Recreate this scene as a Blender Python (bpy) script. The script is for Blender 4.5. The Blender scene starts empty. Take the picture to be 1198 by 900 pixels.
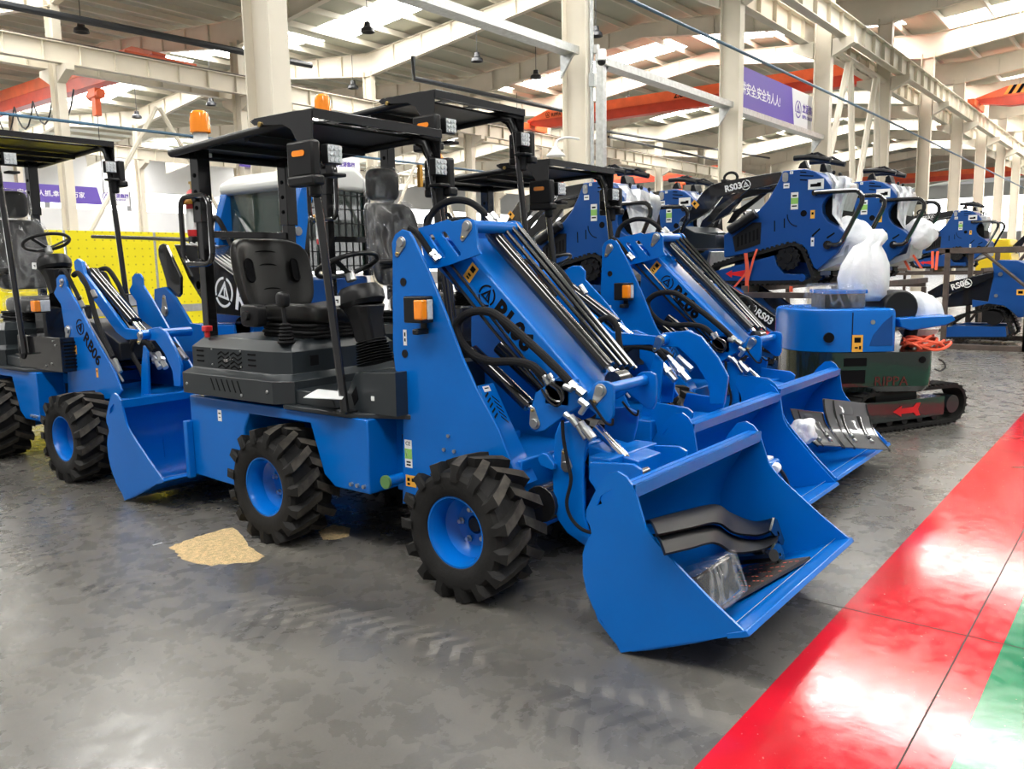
import bpy, bmesh, math, random
from mathutils import Vector, Matrix, noise
from mathutils.geometry import tessellate_polygon
PI = math.pi
SKY_E = 17.0
sc = bpy.context.scene
COL = sc.collection
R = math.radians
random.seed(7)
# ---------------------------------------------------------------- frame of the place
# world axes: x = along the aisle (u), y = across the hall, away from the aisle (v), z up; the camera stands above the origin
FPX, CX, CY, EYE = 981.0, 599.0, 450.0, 1.55
PITCH, ROLL, AZ = R(8.007), R(1.017), R(37.95)
_h = Vector((math.cos(AZ), math.sin(AZ), 0))
FW = _h * math.cos(PITCH) + Vector((0, 0, -math.sin(PITCH)))
_r = Vector((math.sin(AZ), -math.cos(AZ), 0))
_u = _h * math.sin(PITCH) + Vector((0, 0, math.cos(PITCH)))
RT = _r * math.cos(ROLL) - _u * math.sin(ROLL)
UP = _r * math.sin(ROLL) + _u * math.cos(ROLL)
EYEP = Vector((0, 0, EYE))
def _ray(px, py): return FW * FPX + RT * (px - CX) - UP * (py - CY)
def at(px, py, u):                       # point of the plane x = u measured off the photo
    d = _ray(px, py); return EYEP + d * (u / d.x)
def atv(px, py, v):
    d = _ray(px, py); return EYEP + d * (v / d.y)
def atd(px, py, d): return EYEP + _ray(px, py) * (d / FPX)      # depth along the view
def atzz(px, py, z):
    d = _ray(px, py); return EYEP + d * ((z - EYE) / d.z)
def vz(u, pts, f=None):                  # outline measured in the plane x = u -> [(y, z)]
    out = []
    for p in pts:
        if f: p = f(*p)
        q = at(p[0], p[1], u); out.append((q.y, q.z))
    return out
def zoomed(x0, y0, s): return lambda x, y: (x0 + x / s, y0 + y / s)
C5 = zoomed(430, 220, 4.437); C6 = zoomed(430, 400, 2.811); C7 = zoomed(620, 400, 2.368); C8 = zoomed(560, 380, 5.0)
C2 = zoomed(780, 160, 3.744); CB = zoomed(60, 260, 4.99)

# ---------------------------------------------------------------- materials
MATS = {}
def mat(name, rgb, rough=.5, metal=0., coat=0., nz=None, bump=None, alpha=1., emit=None, estr=0., trans=0., spec=.5):
    """nz = (scale, amount): mottling of the colour itself; bump = (scale, strength)"""
    m = bpy.data.materials.new(name); m.use_nodes = True
    nt = m.node_tree; b = nt.nodes['Principled BSDF']
    b.inputs['Base Color'].default_value = (*rgb, 1); b.inputs['Roughness'].default_value = rough
    b.inputs['Metallic'].default_value = metal; b.inputs['Coat Weight'].default_value = coat
    b.inputs['Coat Roughness'].default_value = .06
    b.inputs['Alpha'].default_value = alpha; b.inputs['Transmission Weight'].default_value = trans
    b.inputs['Specular IOR Level'].default_value = spec
    if emit: b.inputs['Emission Color'].default_value = (*emit, 1); b.inputs['Emission Strength'].default_value = estr
    if nz or bump:
        tc = nt.nodes.new('ShaderNodeTexCoord')
    if nz:
        n = nt.nodes.new('ShaderNodeTexNoise'); n.inputs['Scale'].default_value = nz[0]; n.inputs['Detail'].default_value = 5
        nt.links.new(tc.outputs['Object'], n.inputs['Vector'])
        r = nt.nodes.new('ShaderNodeValToRGB'); k = nz[1]
        r.color_ramp.elements[0].position = .35; r.color_ramp.elements[1].position = .68
        r.color_ramp.elements[0].color = (*[c * (1 - k) for c in rgb], 1)
        r.color_ramp.elements[1].color = (*[min(1, c * (1 + k)) for c in rgb], 1)
        nt.links.new(n.outputs['Fac'], r.inputs['Fac']); nt.links.new(r.outputs['Color'], b.inputs['Base Color'])
    if bump:
        n = nt.nodes.new('ShaderNodeTexNoise'); n.inputs['Scale'].default_value = bump[0]; n.inputs['Detail'].default_value = 3
        nt.links.new(tc.outputs['Object'], n.inputs['Vector'])
        q = nt.nodes.new('ShaderNodeBump'); q.inputs['Strength'].default_value = bump[1]; q.inputs['Distance'].default_value = .02
        nt.links.new(n.outputs['Fac'], q.inputs['Height']); nt.links.new(q.outputs['Normal'], b.inputs['Normal'])
    MATS[name] = m
    return m
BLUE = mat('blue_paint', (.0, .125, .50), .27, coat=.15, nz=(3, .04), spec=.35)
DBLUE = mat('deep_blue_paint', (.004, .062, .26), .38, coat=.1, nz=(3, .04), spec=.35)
GREY = mat('charcoal_paint', (.020, .025, .029), .3, coat=.15, nz=(4, .08))
BLACK = mat('black_plastic', (.010, .010, .011), .38, bump=(300, .05), spec=.3)
GBLACK = mat('black_gloss_paint', (.01, .01, .011), .16, coat=.6)
RUB = mat('tyre_rubber', (.011, .0105, .010), .75, nz=(9, .3), bump=(60, .12), spec=.3)
LUG = mat('dusty_lug_tops', (.050, .044, .036), .8, nz=(14, .5), spec=.3)
HOSE = mat('hose_sleeve', (.010, .010, .011), .75, bump=(160, .35), spec=.2)
SEATM = mat('seat_vinyl', (.013, .0125, .012), .36, bump=(250, .06), spec=.35)
CHROME = mat('chrome', (.75, .75, .76), .12, metal=1)
ZINC = mat('zinc_steel', (.52, .53, .53), .32, metal=1, nz=(20, .1))
BRASS = mat('brass_fitting', (.6, .42, .15), .3, metal=1)
AMBER = mat('amber_lens', (.95, .27, .012), .12, coat=.6)
LENS = mat('lamp_lens', (.62, .64, .66), .1, coat=.6, bump=(90, .5))
DECAL_Y = mat('warning_orange', (.85, .42, .05), .45)
DECAL_W = mat('sticker_white', (.78, .79, .78), .45)
DECAL_G = mat('sticker_green', (.28, .55, .12), .45)
INK = mat('ink_black', (.003, .003, .004), .7, spec=.12)
INKW = mat('ink_white', (.8, .8, .8), .45)
RED = mat('red_plastic', (.55, .02, .025), .35)
REDARROW = mat('red_decal', (.75, .015, .02), .4)
CRANE = mat('crane_red', (.66, .06, .025), .4, nz=(2, .1))
CRANE_L = mat('crane_orange', (.85, .14, .04), .4, nz=(2, .1))
CREAM = mat('cream_steel', (.70, .645, .54), .5, nz=(1.2, .05))
CREAMR = mat('roof_sheet', (.44, .45, .37), .6, nz=(.6, .06))
PURL = mat('purlin_steel', (.62, .59, .50), .6)
SKYL = mat('skylight_sheet', (.8, .8, .8), .5, emit=(1, .985, .95), estr=SKY_E)
GALV = mat('galvanised_steel', (.55, .57, .57), .38, metal=.7, nz=(14, .12))
PIPE = mat('dark_pipe', (.02, .022, .026), .4)
BPIPE = mat('blue_pipe', (.05, .12, .2), .4)
PURPLE = mat('banner_purple', (.115, .07, .38), .5)
BANW = mat('banner_white', (.75, .75, .77), .5)
YELLOW = mat('yellow_panel', (.92, .80, .01), .4)
YELP = mat('yellow_machine_paint', (.85, .6, .02), .35)
RACK = mat('rusty_brown_steel', (.075, .055, .045), .55, nz=(8, .3))
WRAP = mat('white_plastic_sheet', (.86, .87, .9), .3, bump=(14, .5), trans=.15)
CLEAR = mat('clear_plastic_wrap', (.30, .31, .33), .06, alpha=.16, bump=(22, 1.0), coat=1, spec=1.)
def film():  # glints on the crumpled wrap, painted in as pale streaks of higher opacity
    nt = CLEAR.node_tree; b = nt.nodes['Principled BSDF']; tc = nt.nodes.new('ShaderNodeTexCoord')
    mp = nt.nodes.new('ShaderNodeMapping'); mp.inputs['Scale'].default_value = (1, 1, .45); nt.links.new(tc.outputs['Object'], mp.inputs['Vector'])
    n = nt.nodes.new('ShaderNodeTexNoise'); n.inputs['Scale'].default_value = 8; n.inputs['Detail'].default_value = 3; n.inputs['Distortion'].default_value = .8
    nt.links.new(mp.outputs[0], n.inputs['Vector'])
    r = nt.nodes.new('ShaderNodeValToRGB'); e = r.color_ramp.elements
    for p, v in ((.40, .05), (.49, .32), (.57, .08)):
        k = e.new(p); k.color = (v, v, v, 1)
    e[0].color = (.06, .06, .06, 1); e[-1].color = (.24, .24, .24, 1)
    nt.links.new(n.outputs['Fac'], r.inputs['Fac']); nt.links.new(r.outputs['Color'], b.inputs['Alpha'])
    b.inputs['Base Color'].default_value = (.62, .63, .65, 1)
film()
STRAP = mat('orange_strap', (.9, .13, .06), .5)
WALLM = mat('wall_sheet', (.62, .62, .64), .6, nz=(.5, .05))
WINM = mat('window_daylight', (.9, .9, .9), .4, emit=(1, 1, 1), estr=3.2)
GLASS = mat('cab_glass', (.02, .04, .034), .04, coat=1, alpha=.8)
CABW = mat('cab_white', (.62, .63, .61), .35, coat=.3)
DGREEN = mat('dark_counterweight', (.012, .020, .019), .15, coat=.8)
MATTE = mat('rubber_mat', (.03, .026, .024), .6, bump=(90, .25))
PAPER = mat('paper', (.72, .73, .74), .5)
SAND = mat('sawdust', (.68, .50, .26), .95, nz=(40, .25), bump=(120, .6))
CWHITE = mat('white_enamel', (.75, .75, .73), .35)

# ---------------------------------------------------------------- mesh builder
class MB:
    def __init__(s): s.b = bmesh.new(); s.k = 0
    def mi(s, k): s.k = k; return s
    def _f(s, vs, sm=False):
        try:
            f = s.b.faces.new(vs); f.material_index = s.k; f.smooth = sm; return f
        except ValueError: return None
    def v(s, p): return s.b.verts.new(p)
    def box(s, x0, x1, y0, y1, z0, z1, M=None):
        P = [Vector((x, y, z)) for z in (z0, z1) for y in (y0, y1) for x in (x0, x1)]
        if M: P = [M @ p for p in P]
        V = [s.v(p) for p in P]
        for q in ((0, 2, 3, 1), (4, 5, 7, 6), (0, 1, 5, 4), (2, 6, 7, 3), (0, 4, 6, 2), (1, 3, 7, 5)): s._f([V[i] for i in q])
        return s
    def prism(s, loops, f0, f1):
        """loops: outline then holes, 2-D points; f0, f1 map a 2-D point to the two end faces"""
        if not isinstance(loops[0][0], (tuple, list)): loops = [loops]
        def area(l): return sum(l[i][0] * l[(i + 1) % len(l)][1] - l[(i + 1) % len(l)][0] * l[i][1] for i in range(len(l)))
        L = []
        for i, l in enumerate(loops):
            a = area(l); L.append(list(l) if (a > 0) == (i == 0) else list(reversed(l)))
        tri = tessellate_polygon([[Vector((p[0], p[1], 0)) for p in l] for l in L])
        flat = [p for l in L for p in l]
        A = [s.v(f0(p)) for p in flat]; B = [s.v(f1(p)) for p in flat]
        if len(L) == 1:
            s._f(A); s._f(list(reversed(B)))
        else:
            for t in tri: s._f([A[i] for i in t]); s._f([B[i] for i in reversed(t)])
        o = 0
        for l in L:
            n = len(l)
            for i in range(n): s._f([A[o + i], B[o + i], B[o + (i + 1) % n], A[o + (i + 1) % n]])
            o += n
        return s
    def px(s, pts, x0, x1):              # outline in (y, z) pushed along x
        return s.prism(pts, lambda p: Vector((x0, p[0], p[1])), lambda p: Vector((x1, p[0], p[1])))
    def py(s, pts, y0, y1):
        return s.prism(pts, lambda p: Vector((p[0], y0, p[1])), lambda p: Vector((p[0], y1, p[1])))
    def pz(s, pts, z0, z1):
        return s.prism(pts, lambda p: Vector((p[0], p[1], z0)), lambda p: Vector((p[0], p[1], z1)))
    def tube(s, pts, r, n=8, smooth=True, cap=True, curve=0, radii=None):
        P = [Vector(p) for p in pts]
        if curve:                         # Catmull-Rom through the points
            Q = []
            for i in range(len(P) - 1):
                a, b, c, d = P[max(i - 1, 0)], P[i], P[i + 1], P[min(i + 2, len(P) - 1)]
                for k in range(curve):
                    t = k / curve
                    Q.append(.5 * ((2 * b) + (c - a) * t + (2 * a - 5 * b + 4 * c - d) * t * t + (3 * b - a - 3 * c + d) * t ** 3))
            P = Q + [P[-1]]
        rings = []; up = None
        for i, p in enumerate(P):
            t = (P[min(i + 1, len(P) - 1)] - P[max(i - 1, 0)]).normalized()
            if up is None: up = t.orthogonal().normalized()
            up = (up - t * up.dot(t)).normalized(); w = t.cross(up)
            rr = radii[i] if radii else r
            rings.append([s.v(p + (up * math.cos(2 * PI * k / n) + w * math.sin(2 * PI * k / n)) * rr) for k in range(n)])
        for a, b in zip(rings, rings[1:]):
            for k in range(n): s._f([a[k], a[(k + 1) % n], b[(k + 1) % n], b[k]], smooth)
        if cap: s._f(list(reversed(rings[0]))); s._f(rings[-1])
        return s
    def cyl(s, a, b, r, n=16, r2=None): return s.tube([a, b], r, n, radii=[r, r2 if r2 is not None else r])
    def lathe(s, prof, c=(0, 0, 0), ax='z', n=32, close=False):
        """prof: (radius, height) pairs, turned about the axis through c"""
        c = Vector(c)
        def P(r, h, a):
            x, y = r * math.cos(a), r * math.sin(a)
            return c + (Vector((x, y, h)) if ax == 'z' else Vector((h, x, y)) if ax == 'x' else Vector((y, h, x)))
        R_ = []
        for r, h in prof:
            R_.append([s.v(P(0, h, 0))] * n if r < 1e-6 else [s.v(P(r, h, 2 * PI * k / n)) for k in range(n)])
        for a, b in (list(zip(R_, R_[1:])) + ([(R_[-1], R_[0])] if close else [])):
            for k in range(n):
                q = []
                for w in (a[k], a[(k + 1) % n], b[(k + 1) % n], b[k]):
                    if w not in q: q.append(w)
                if len(q) > 2: s._f(q, True)
        return s
    def pad(s, c, r, e=.35, nu=28, nv=16, fn=None, M=None):
        """rounded box / superellipsoid; fn bends it"""
        def pw(x, k): return math.copysign(abs(x) ** k, x)
        G = []
        for i in range(nv + 1):
            th = -PI / 2 + PI * i / nv; row = []
            for j in range(nu):
                ph = 2 * PI * j / nu
                p = Vector((r[0] * pw(math.cos(th), e) * pw(math.cos(ph), e), r[1] * pw(math.cos(th), e) * pw(math.sin(ph), e), r[2] * pw(math.sin(th), e)))
                if fn: p = fn(p)
                if M: p = M @ p
                row.append(p + Vector(c))
            G.append([s.v(q) for q in row] if 0 < i < nv else [s.v(row[0])] * nu)
        for a, b in zip(G, G[1:]):
            for k in range(nu):
                q = []
                for w in (a[k], a[(k + 1) % nu], b[(k + 1) % nu], b[k]):
                    if w not in q: q.append(w)
                if len(q) > 2: s._f(q, True)
        return s
    def sheet(s, nu, nv, fn, th=.004):
        """bent thin sheet with real thickness; fn(i/nu, j/nv) -> point"""
        G = [[Vector(fn(i / nu, j / nv)) for j in range(nv + 1)] for i in range(nu + 1)]
        N = [[None] * (nv + 1) for _ in range(nu + 1)]
        for i in range(nu + 1):
            for j in range(nv + 1):
                a = G[min(i + 1, nu)][j] - G[max(i - 1, 0)][j]; b = G[i][min(j + 1, nv)] - G[i][max(j - 1, 0)]
                N[i][j] = a.cross(b).normalized()
        A = [[s.v(G[i][j] + N[i][j] * th / 2) for j in range(nv + 1)] for i in range(nu + 1)]
        B = [[s.v(G[i][j] - N[i][j] * th / 2) for j in range(nv + 1)] for i in range(nu + 1)]
        for i in range(nu):
            for j in range(nv):
                s._f([A[i][j], A[i + 1][j], A[i + 1][j + 1], A[i][j + 1]], True)
                s._f([B[i][j], B[i][j + 1], B[i + 1][j + 1], B[i + 1][j]], True)
        for j in range(nv):
            s._f([A[0][j], A[0][j + 1], B[0][j + 1], B[0][j]]); s._f([A[nu][j], B[nu][j], B[nu][j + 1], A[nu][j + 1]])
        for i in range(nu):
            s._f([A[i][0], B[i][0], B[i + 1][0], A[i + 1][0]]); s._f([A[i][nv], A[i + 1][nv], B[i + 1][nv], B[i][nv]])
        return s
    def build(s, name, mats, parent=None, org=None, bevel=0, sharp=35, seg=2):
        bmesh.ops.recalc_face_normals(s.b, faces=s.b.faces[:])
        me = bpy.data.meshes.new(name)
        if org is not None: bmesh.ops.translate(s.b, verts=s.b.verts[:], vec=-Vector(org))
        s.b.to_mesh(me); s.b.free()
        for m in (mats if isinstance(mats, (list, tuple)) else [mats]): me.materials.append(m)
        me.shade_smooth() if hasattr(me, 'shade_smooth') else None
        me.set_sharp_from_angle(angle=R(sharp))
        o = bpy.data.objects.new(name, me); COL.objects.link(o)
        if parent is not None: o.parent = parent
        if bevel:
            d = o.modifiers.new('edge', 'BEVEL'); d.width = bevel; d.segments = seg; d.limit_method = 'ANGLE'; d.angle_limit = R(40); d.harden_normals = False
        return o
def tag(o, label=None, cat=None, group=None, kind=None):
    if label: o['label'] = label
    if cat: o['category'] = cat
    if group: o['group'] = group
    if kind: o['kind'] = kind
    return o
def empty(name, loc=(0, 0, 0), rz=0, label=None, cat=None, group=None):
    o = bpy.data.objects.new(name, None); COL.objects.link(o); o.location = loc; o.rotation_euler = (0, 0, rz)
    o.empty_display_size = .2
    return tag(o, label, cat, group)
def kids(o): return [c for c in bpy.data.objects if c.parent == o]
def copy_tree(o, parent=None):
    c = o.copy(); COL.objects.link(c); c.parent = parent
    for ch in kids(o): copy_tree(ch, c)
    return c
def struct(o): o['kind'] = 'structure'; return o
def text_obj(name, body, size, M, m, parent=None, ext=.001, bold=0., align='LEFT', spacing=1., squash=1.):
    """lettering: M maps the text's own x/y plane to its place"""
    cu = bpy.data.curves.new(name, 'FONT'); cu.body = body; cu.size = size; cu.extrude = ext; cu.offset = bold
    cu.align_x = align; cu.resolution_u = 3; cu.space_character = spacing
    t = bpy.data.objects.new(name, cu); COL.objects.link(t)
    dg = bpy.context.evaluated_depsgraph_get(); dg.update()
    me = bpy.data.meshes.new_from_object(t.evaluated_get(dg))
    bpy.data.objects.remove(t); bpy.data.curves.remove(cu)
    me.transform(M @ Matrix.Diagonal((squash, 1, 1, 1))); me.name = name; me.materials.clear(); me.materials.append(m)
    o = bpy.data.objects.new(name, me); COL.objects.link(o); o.parent = parent
    return o
def frame(o, x, y):                       # matrix with columns x, y, x cross y and origin o
    x = Vector(x).normalized(); y = Vector(y); y = (y - x * y.dot(x)).normalized(); z = x.cross(y)
    M = Matrix((x, y, z)).transposed().to_4x4(); M.translation = Vector(o); return M
def emblem_mb(m, M, r, th=.0015, ring=.16):
    """round maker's mark: a broken ring round a triangular letter"""
    def put(pts): m.prism(pts, lambda p: M @ Vector((p[0], p[1], 0)), lambda p: M @ Vector((p[0], p[1], th)))
    for a0, a1 in ((100, 205), (215, 325), (335, 440)):
        n = 10; A = [R(a0 + (a1 - a0) * k / n) for k in range(n + 1)]
        put([(r * math.cos(a), r * math.sin(a)) for a in A] + [(r * (1 - ring) * math.cos(a), r * (1 - ring) * math.sin(a)) for a in reversed(A)])
    q = r * .74
    put([[(0, q), (-q * .86, -q * .55), (q * .86, -q * .55)], [(0, q * .55), (-q * .5, -q * .34), (q * .5, -q * .34)]])
    put([(-.05 * r, .3 * r), (.05 * r, .3 * r), (.18 * r, -.3 * r), (.06 * r, -.3 * r)])
    return m
def decal(name, M, w, h, m, parent, th=.0012, lines=None):
    """sticker: w x h plate in M's plane, centred; lines = [(x, y, w, h, matindex)] printed bars on it"""
    b = MB()
    def bx(cx, cy, ww, hh, z1): b.box(cx - ww / 2, cx + ww / 2, cy - hh / 2, cy + hh / 2, 0, z1, M)
    bx(0, 0, w, h, th)
    for (cx, cy, ww, hh, k) in (lines or []): b.mi(k); bx(cx * w, cy * h, ww * w, hh * h, th * 1.6)
    return b.build(name, m, parent)
# ================================================================ WHEEL LOADERS
LO = Vector((3.41, 3.3, 0))               # the first loader stands here; its parts are measured in place
def loft(m, rings, smooth=False):
    V = [[m.v(p) for p in r] for r in rings]
    n = len(V[0])
    for a, b in zip(V, V[1:]):
        for k in range(n): m._f([a[k], a[(k + 1) % n], b[(k + 1) % n], b[k]], smooth)
    m._f(list(reversed(V[0]))); m._f(V[-1]); return m
def tyre_mb():
    m = MB(); w = .15
    half = [(.165, -.118), (.176, -.134), (.20, -.145), (.235, -.150), (.265, -.147), (.284, -.130), (.291, -.09), (.293, -.03)]
    prof = half + [(r, -x) for r, x in reversed(half)] + [(.17, .10), (.17, -.10)]
    m.lathe(prof, ax='x', n=64, close=True)
    N = 15
    for sd in (-1, 1):
        for k in range(N):
            a0 = 2 * PI * (k + (.5 if sd > 0 else 0)) / N
            S = [(-.158, 0, .252, .290, .018), (-.146, .01, .27, .331, .025), (-.085, .10, .284, .335, .023), (.015, .27, .284, .336, .021)]
            rings = []
            for x, da, ri, ro, hw in S:
                ring = []
                for rr, h in ((ri, -hw * 1.35), (ri, hw * 1.35), (ro, hw), (ro, -hw)):
                    a = a0 + da + h / .31
                    ring.append(Vector((x * -sd if sd > 0 else x, rr * math.sin(a), rr * math.cos(a))))
                rings.append(ring)
            loft(m, rings)
            m.b.faces.ensure_lookup_table()
            for f in m.b.faces[-14:]:
                if all(math.hypot(q.co.y, q.co.z) > .328 for q in f.verts): f.material_index = 1
    return m
def make_wheel(parent, loc, far, rot, first=[None]):
    if first[0] is None:
        t = tyre_mb().build('wheel', [RUB, LUG], None, bevel=0, sharp=30)
        r = MB().lathe([(.170, -.118), (.172, -.128), (.163, -.128), (.158, -.115), (.150, -.100), (.146, -.03), (.128, -.018), (.10, .012), (.07, .02), (.045, .02), (.045, .05), (0, .05)], ax='x', n=48)
        r.lathe([(.170, .118), (.172, .128), (.163, .128), (.15, .10), (.146, -.02)], ax='x', n=48)
        ro = r.build('rim', BLUE, t, sharp=25)
        for k in range(5):
            a = 2 * PI * k / 5 + .3; c = Vector((.012, .078 * math.sin(a), .078 * math.cos(a)))
            MB().cyl(c + Vector((-.004, 0, 0)), c + Vector((-.0, 0, 0)), .017, 6).cyl(c + Vector((-.022, 0, 0)), c, .011, 6).build('wheel_nut', ZINC, t)
        MB().lathe([(0, .012), (.034, .012), (.036, .03)], ax='x', n=20).build('hub_cap', BLACK, t)
        first[0] = t; o = t; o.parent = parent
    else: o = copy_tree(first[0], parent)
    o.location = loc; o.rotation_euler = (rot, 0, PI if far else 0)
    return o
def sym(u): return 2 * LO.x - u
def rounded_rect(x0, x1, y0, y1, r, n=5):
    out = []
    for cx, cy, a in ((x1 - r, y1 - r, 0), (x0 + r, y1 - r, 90), (x0 + r, y0 + r, 180), (x1 - r, y0 + r, 270)):
        out += [(cx + r * math.cos(R(a + 90 * k / n)), cy + r * math.sin(R(a + 90 * k / n))) for k in range(n + 1)]
    return out
def pin_cap(parent, u, v, z, ang=-60, s=1.):
    s *= 1.2
    """washer plate with a round pin head and a small bolt, lying on a plate whose outer side faces -x"""
    m = MB(); d = Vector((0, math.cos(R(ang)), math.sin(R(ang))))
    pts = []
    for k in range(13):
        a = R(ang + 90 + 180 * k / 12); pts.append((v + .026 * s * math.cos(a), z + .026 * s * math.sin(a)))
    for k in range(7):
        a = R(ang - 90 + 180 * k / 6); pts.append((v + .055 * s * d.y + .012 * s * math.cos(a), z + .055 * s * d.z + .012 * s * math.sin(a)))
    m.px(pts, u - .006, u); m.cyl((u - .018, v, z), (u, v, z), .019 * s, 20)
    q = (v + .052 * s * d.y, z + .052 * s * d.z); m.mi(1).cyl((u - .015, *q), (u, *q), .008, 6)
    return m.build('pin_cap', [ZINC, BRASS], parent, LO, bevel=.002)

def rear_parts(root, box=False):
    L = lambda m, n, mt, p=root, **k: m.build(n, mt, p, LO, **k)
    prof = [(4.95, .765), (4.96, .24), (4.40, .22), (4.37, .60), (4.31, .70), (3.74, .70), (3.64, .42), (3.55, .36), (3.27, .36), (3.27, .765)]
    m = MB().px(prof, 2.95, 3.87).box(3.09, 3.73, 3.86, 4.10, .24, .45).box(3.16, 3.66, 2.95, 3.28, .34, .74).box(3.22, 3.6, 2.75, 3.0, .36, .66)
    m.box(2.90, 2.95, 4.93, 4.97, .22, .60)
    rf = L(m, 'rear_frame', BLUE, bevel=.008)
    L(MB().cyl((2.98, 3.17, .44), (3.17, 3.17, .44), .028), 'cross_pin', BLUE, rf)
    L(MB().cyl((2.965, 3.17, .44), (2.98, 3.17, .44), .036), 'pin_cover', mats_green, rf)
    L(MB().pz(rounded_rect(3.145, 3.165, 3.02, 3.22, .009), .56, .66), 'slot_plate', BLACK, rf)
    for vv in (3.31, 3.36, 3.41): L(MB().cyl((2.935, vv, .40), (2.951, vv, .40), .012, 6), 'frame_bolt', ZINC, rf)
    decal('data_sticker', frame((2.949, 4.60, .66), (0, -1, 0), (0, 0, 1)) if False else frame(Vector((2.949, 4.62, .66)) - LO, (0, -1, 0), (0, 0, 1)), .04, .07, [DECAL_W, INK], rf, lines=[(0, .2, .6, .12, 1), (0, -.15, .5, .08, 1)])
    for uu in (2.93, 2.93):
        pass
    L(MB().pz([(2.93, 3.95), (2.93, 3.42), (3.10, 3.05), (3.72, 3.05), (3.89, 3.42), (3.89, 3.95)], .765, .79), 'floor_plate', GREY, bevel=.004)
    # engine hood
    def ring(ix, z, iy=None):
        iy = ix if iy is None else iy
        return [Vector(p) for p in ((2.9 + ix, 4.93 - iy, z), (2.9 + ix, 4.0 + iy, z), (2.98 + ix * .6, 3.90 + iy, z), (3.84 - ix * .6, 3.90 + iy, z), (3.92 - ix, 4.0 + iy, z), (3.92 - ix, 4.93 - iy, z))]
    m = loft(MB(), [ring(0, .79), ring(0, .92), ring(.05, .955), ring(.05, 1.085), ring(.11, 1.145)])
    X0 = 2.9
    m.mi(1)
    for k in range(6):                                      # slanted louvres of the lower side
        y = 4.62 - .055 * k; m.px([(y, .905), (y - .012, .905), (y - .047, .83), (y - .035, .83)], X0 - .002, X0 + .004)
    for i in range(4):                                      # wave slots of the upper side
        for j in range(2):
            for s in (0, 1):
                y0 = 4.60 - .13 * j; z0 = 1.07 - .027 * i
                for k in range(3):
                    ya, yb = y0 - .04 * k, y0 - .04 * (k + 1); za, zb = (z0, z0 - .018) if k % 2 else (z0 - .018, z0)
                    if s == 0: m.px([(ya, za), (yb, zb), (yb, zb - .011), (ya, za - .011)], X0 + .047, X0 + .054)
    for y in (4.80, 4.26):
        for i in range(3): m.px(rounded_rect(y - .05, y + .03, 1.055 - .032 * i, 1.067 - .032 * i, .005, 3), X0 + .047, X0 + .054)
    m.box(3.10, 3.16, 3.895, 3.903, 1.0, 1.06); m.mi(2)
    for y, z in ((4.88, .85), (4.3, .82), (4.05, .86)): m.cyl((X0 - .006, y, z), (X0 + .002, y, z), .010, 8)
    for y, z in ((4.66, 1.075), (4.36, 1.075), (4.36, .98), (4.66, .98)): m.cyl((X0 + .044, y, z), (X0 + .052, y, z), .006, 8)
    hd = L(m, 'engine_hood', [GREY, INK, ZINC], bevel=.006)
    L(MB().cyl((2.905, 4.45, 1.02), (2.95, 4.45, 1.02), .010, 8).box(2.905, 2.915, 4.43, 4.47, 1.012, 1.028), 'hood_latch', CHROME, hd)
    L(MB().cyl((2.99, 4.76, 1.14), (2.99, 4.76, 1.18), .016).box(2.965, 3.015, 4.735, 4.785, 1.18, 1.215), 'battery_switch', RED, bevel=.006)
    # steering box, bellows, column, wheel
    L(MB().px([(3.92, .79), (3.92, .875), (3.60, .865), (3.56, .79)], 2.99, 3.85), 'step_shelf', GREY, bevel=.006)
    m = MB().px([(3.10, .79), (3.10, 1.02), (3.40, 1.0), (3.47, .9), (3.47, .79)], 3.0, 3.82); m.mi(1).px([(3.40, .93), (3.44, .88), (3.42, .82), (3.385, .86)], 2.997, 3.01).mi(2).box(2.996, 3.0, 3.26, 3.285, .86, .885)
    L(m, 'pedal_box', [GREY, INK, DECAL_W], bevel=.006)
    def pt(t, dx=0): return Vector((3.41, 3.67 + .17 * t, .96 + .62 * t))
    m = MB(); n = 9
    for k in range(n):
        a, b = pt(.06 + .025 * k), pt(.06 + .025 * k + .012)
        m.tube([a, a * .5 + b * .5, b], .1, 20, radii=[.104 - .002 * k, .118 - .003 * k, .104 - .002 * k])
    L(m, 'column_bellows', HOSE)
    ax = Vector((0, .17, .62)).normalized()
    M = frame(pt(.5), (1, 0, 0), (0, 1, 0)); M = Matrix.Rotation(0, 4, 'X')
    m = MB(); loft(m, [[pt(t) + Vector((dx * w, dy * d, 0)) for dx, dy in ((-1, -.6), (-.6, -1), (.6, -1), (1, -.6), (1, .6), (.6, 1), (-.6, 1), (-1, .6))] for t, w, d in ((.26, .078, .078), (.5, .09, .09), (.62, .115, .12))])
    sc_ = L(m, 'steering_column', BLACK, bevel=.01)
    m = MB().tube([pt(.60), pt(.64), pt(.72), pt(.78), pt(.80)], .1, 28, radii=[.12, .14, .14, .115, .05])
    L(m, 'dash_cover', BLACK, sc_)
    decal('pictogram', frame(Vector((3.265, 3.84, 1.37)) - LO, (.25, -1, 0), (0, .2, 1)), .055, .055, [DECAL_W, INK], sc_, lines=[(.1, .05, .35, .14, 1), (.2, -.1, .14, .3, 1)])
    c = Vector((3.41, 3.90, 1.575)); nrm = Vector((0, .40, 1)).normalized(); ex = Vector((1, 0, 0)); ey = nrm.cross(ex)
    m = MB(); m.tube([c + (ex * math.cos(2 * PI * k / 40) + ey * math.sin(2 * PI * k / 40)) * .185 for k in range(41)], .0145, 10, cap=False)
    sw = L(m, 'steering_wheel', BLACK)
    m = MB()
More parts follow.
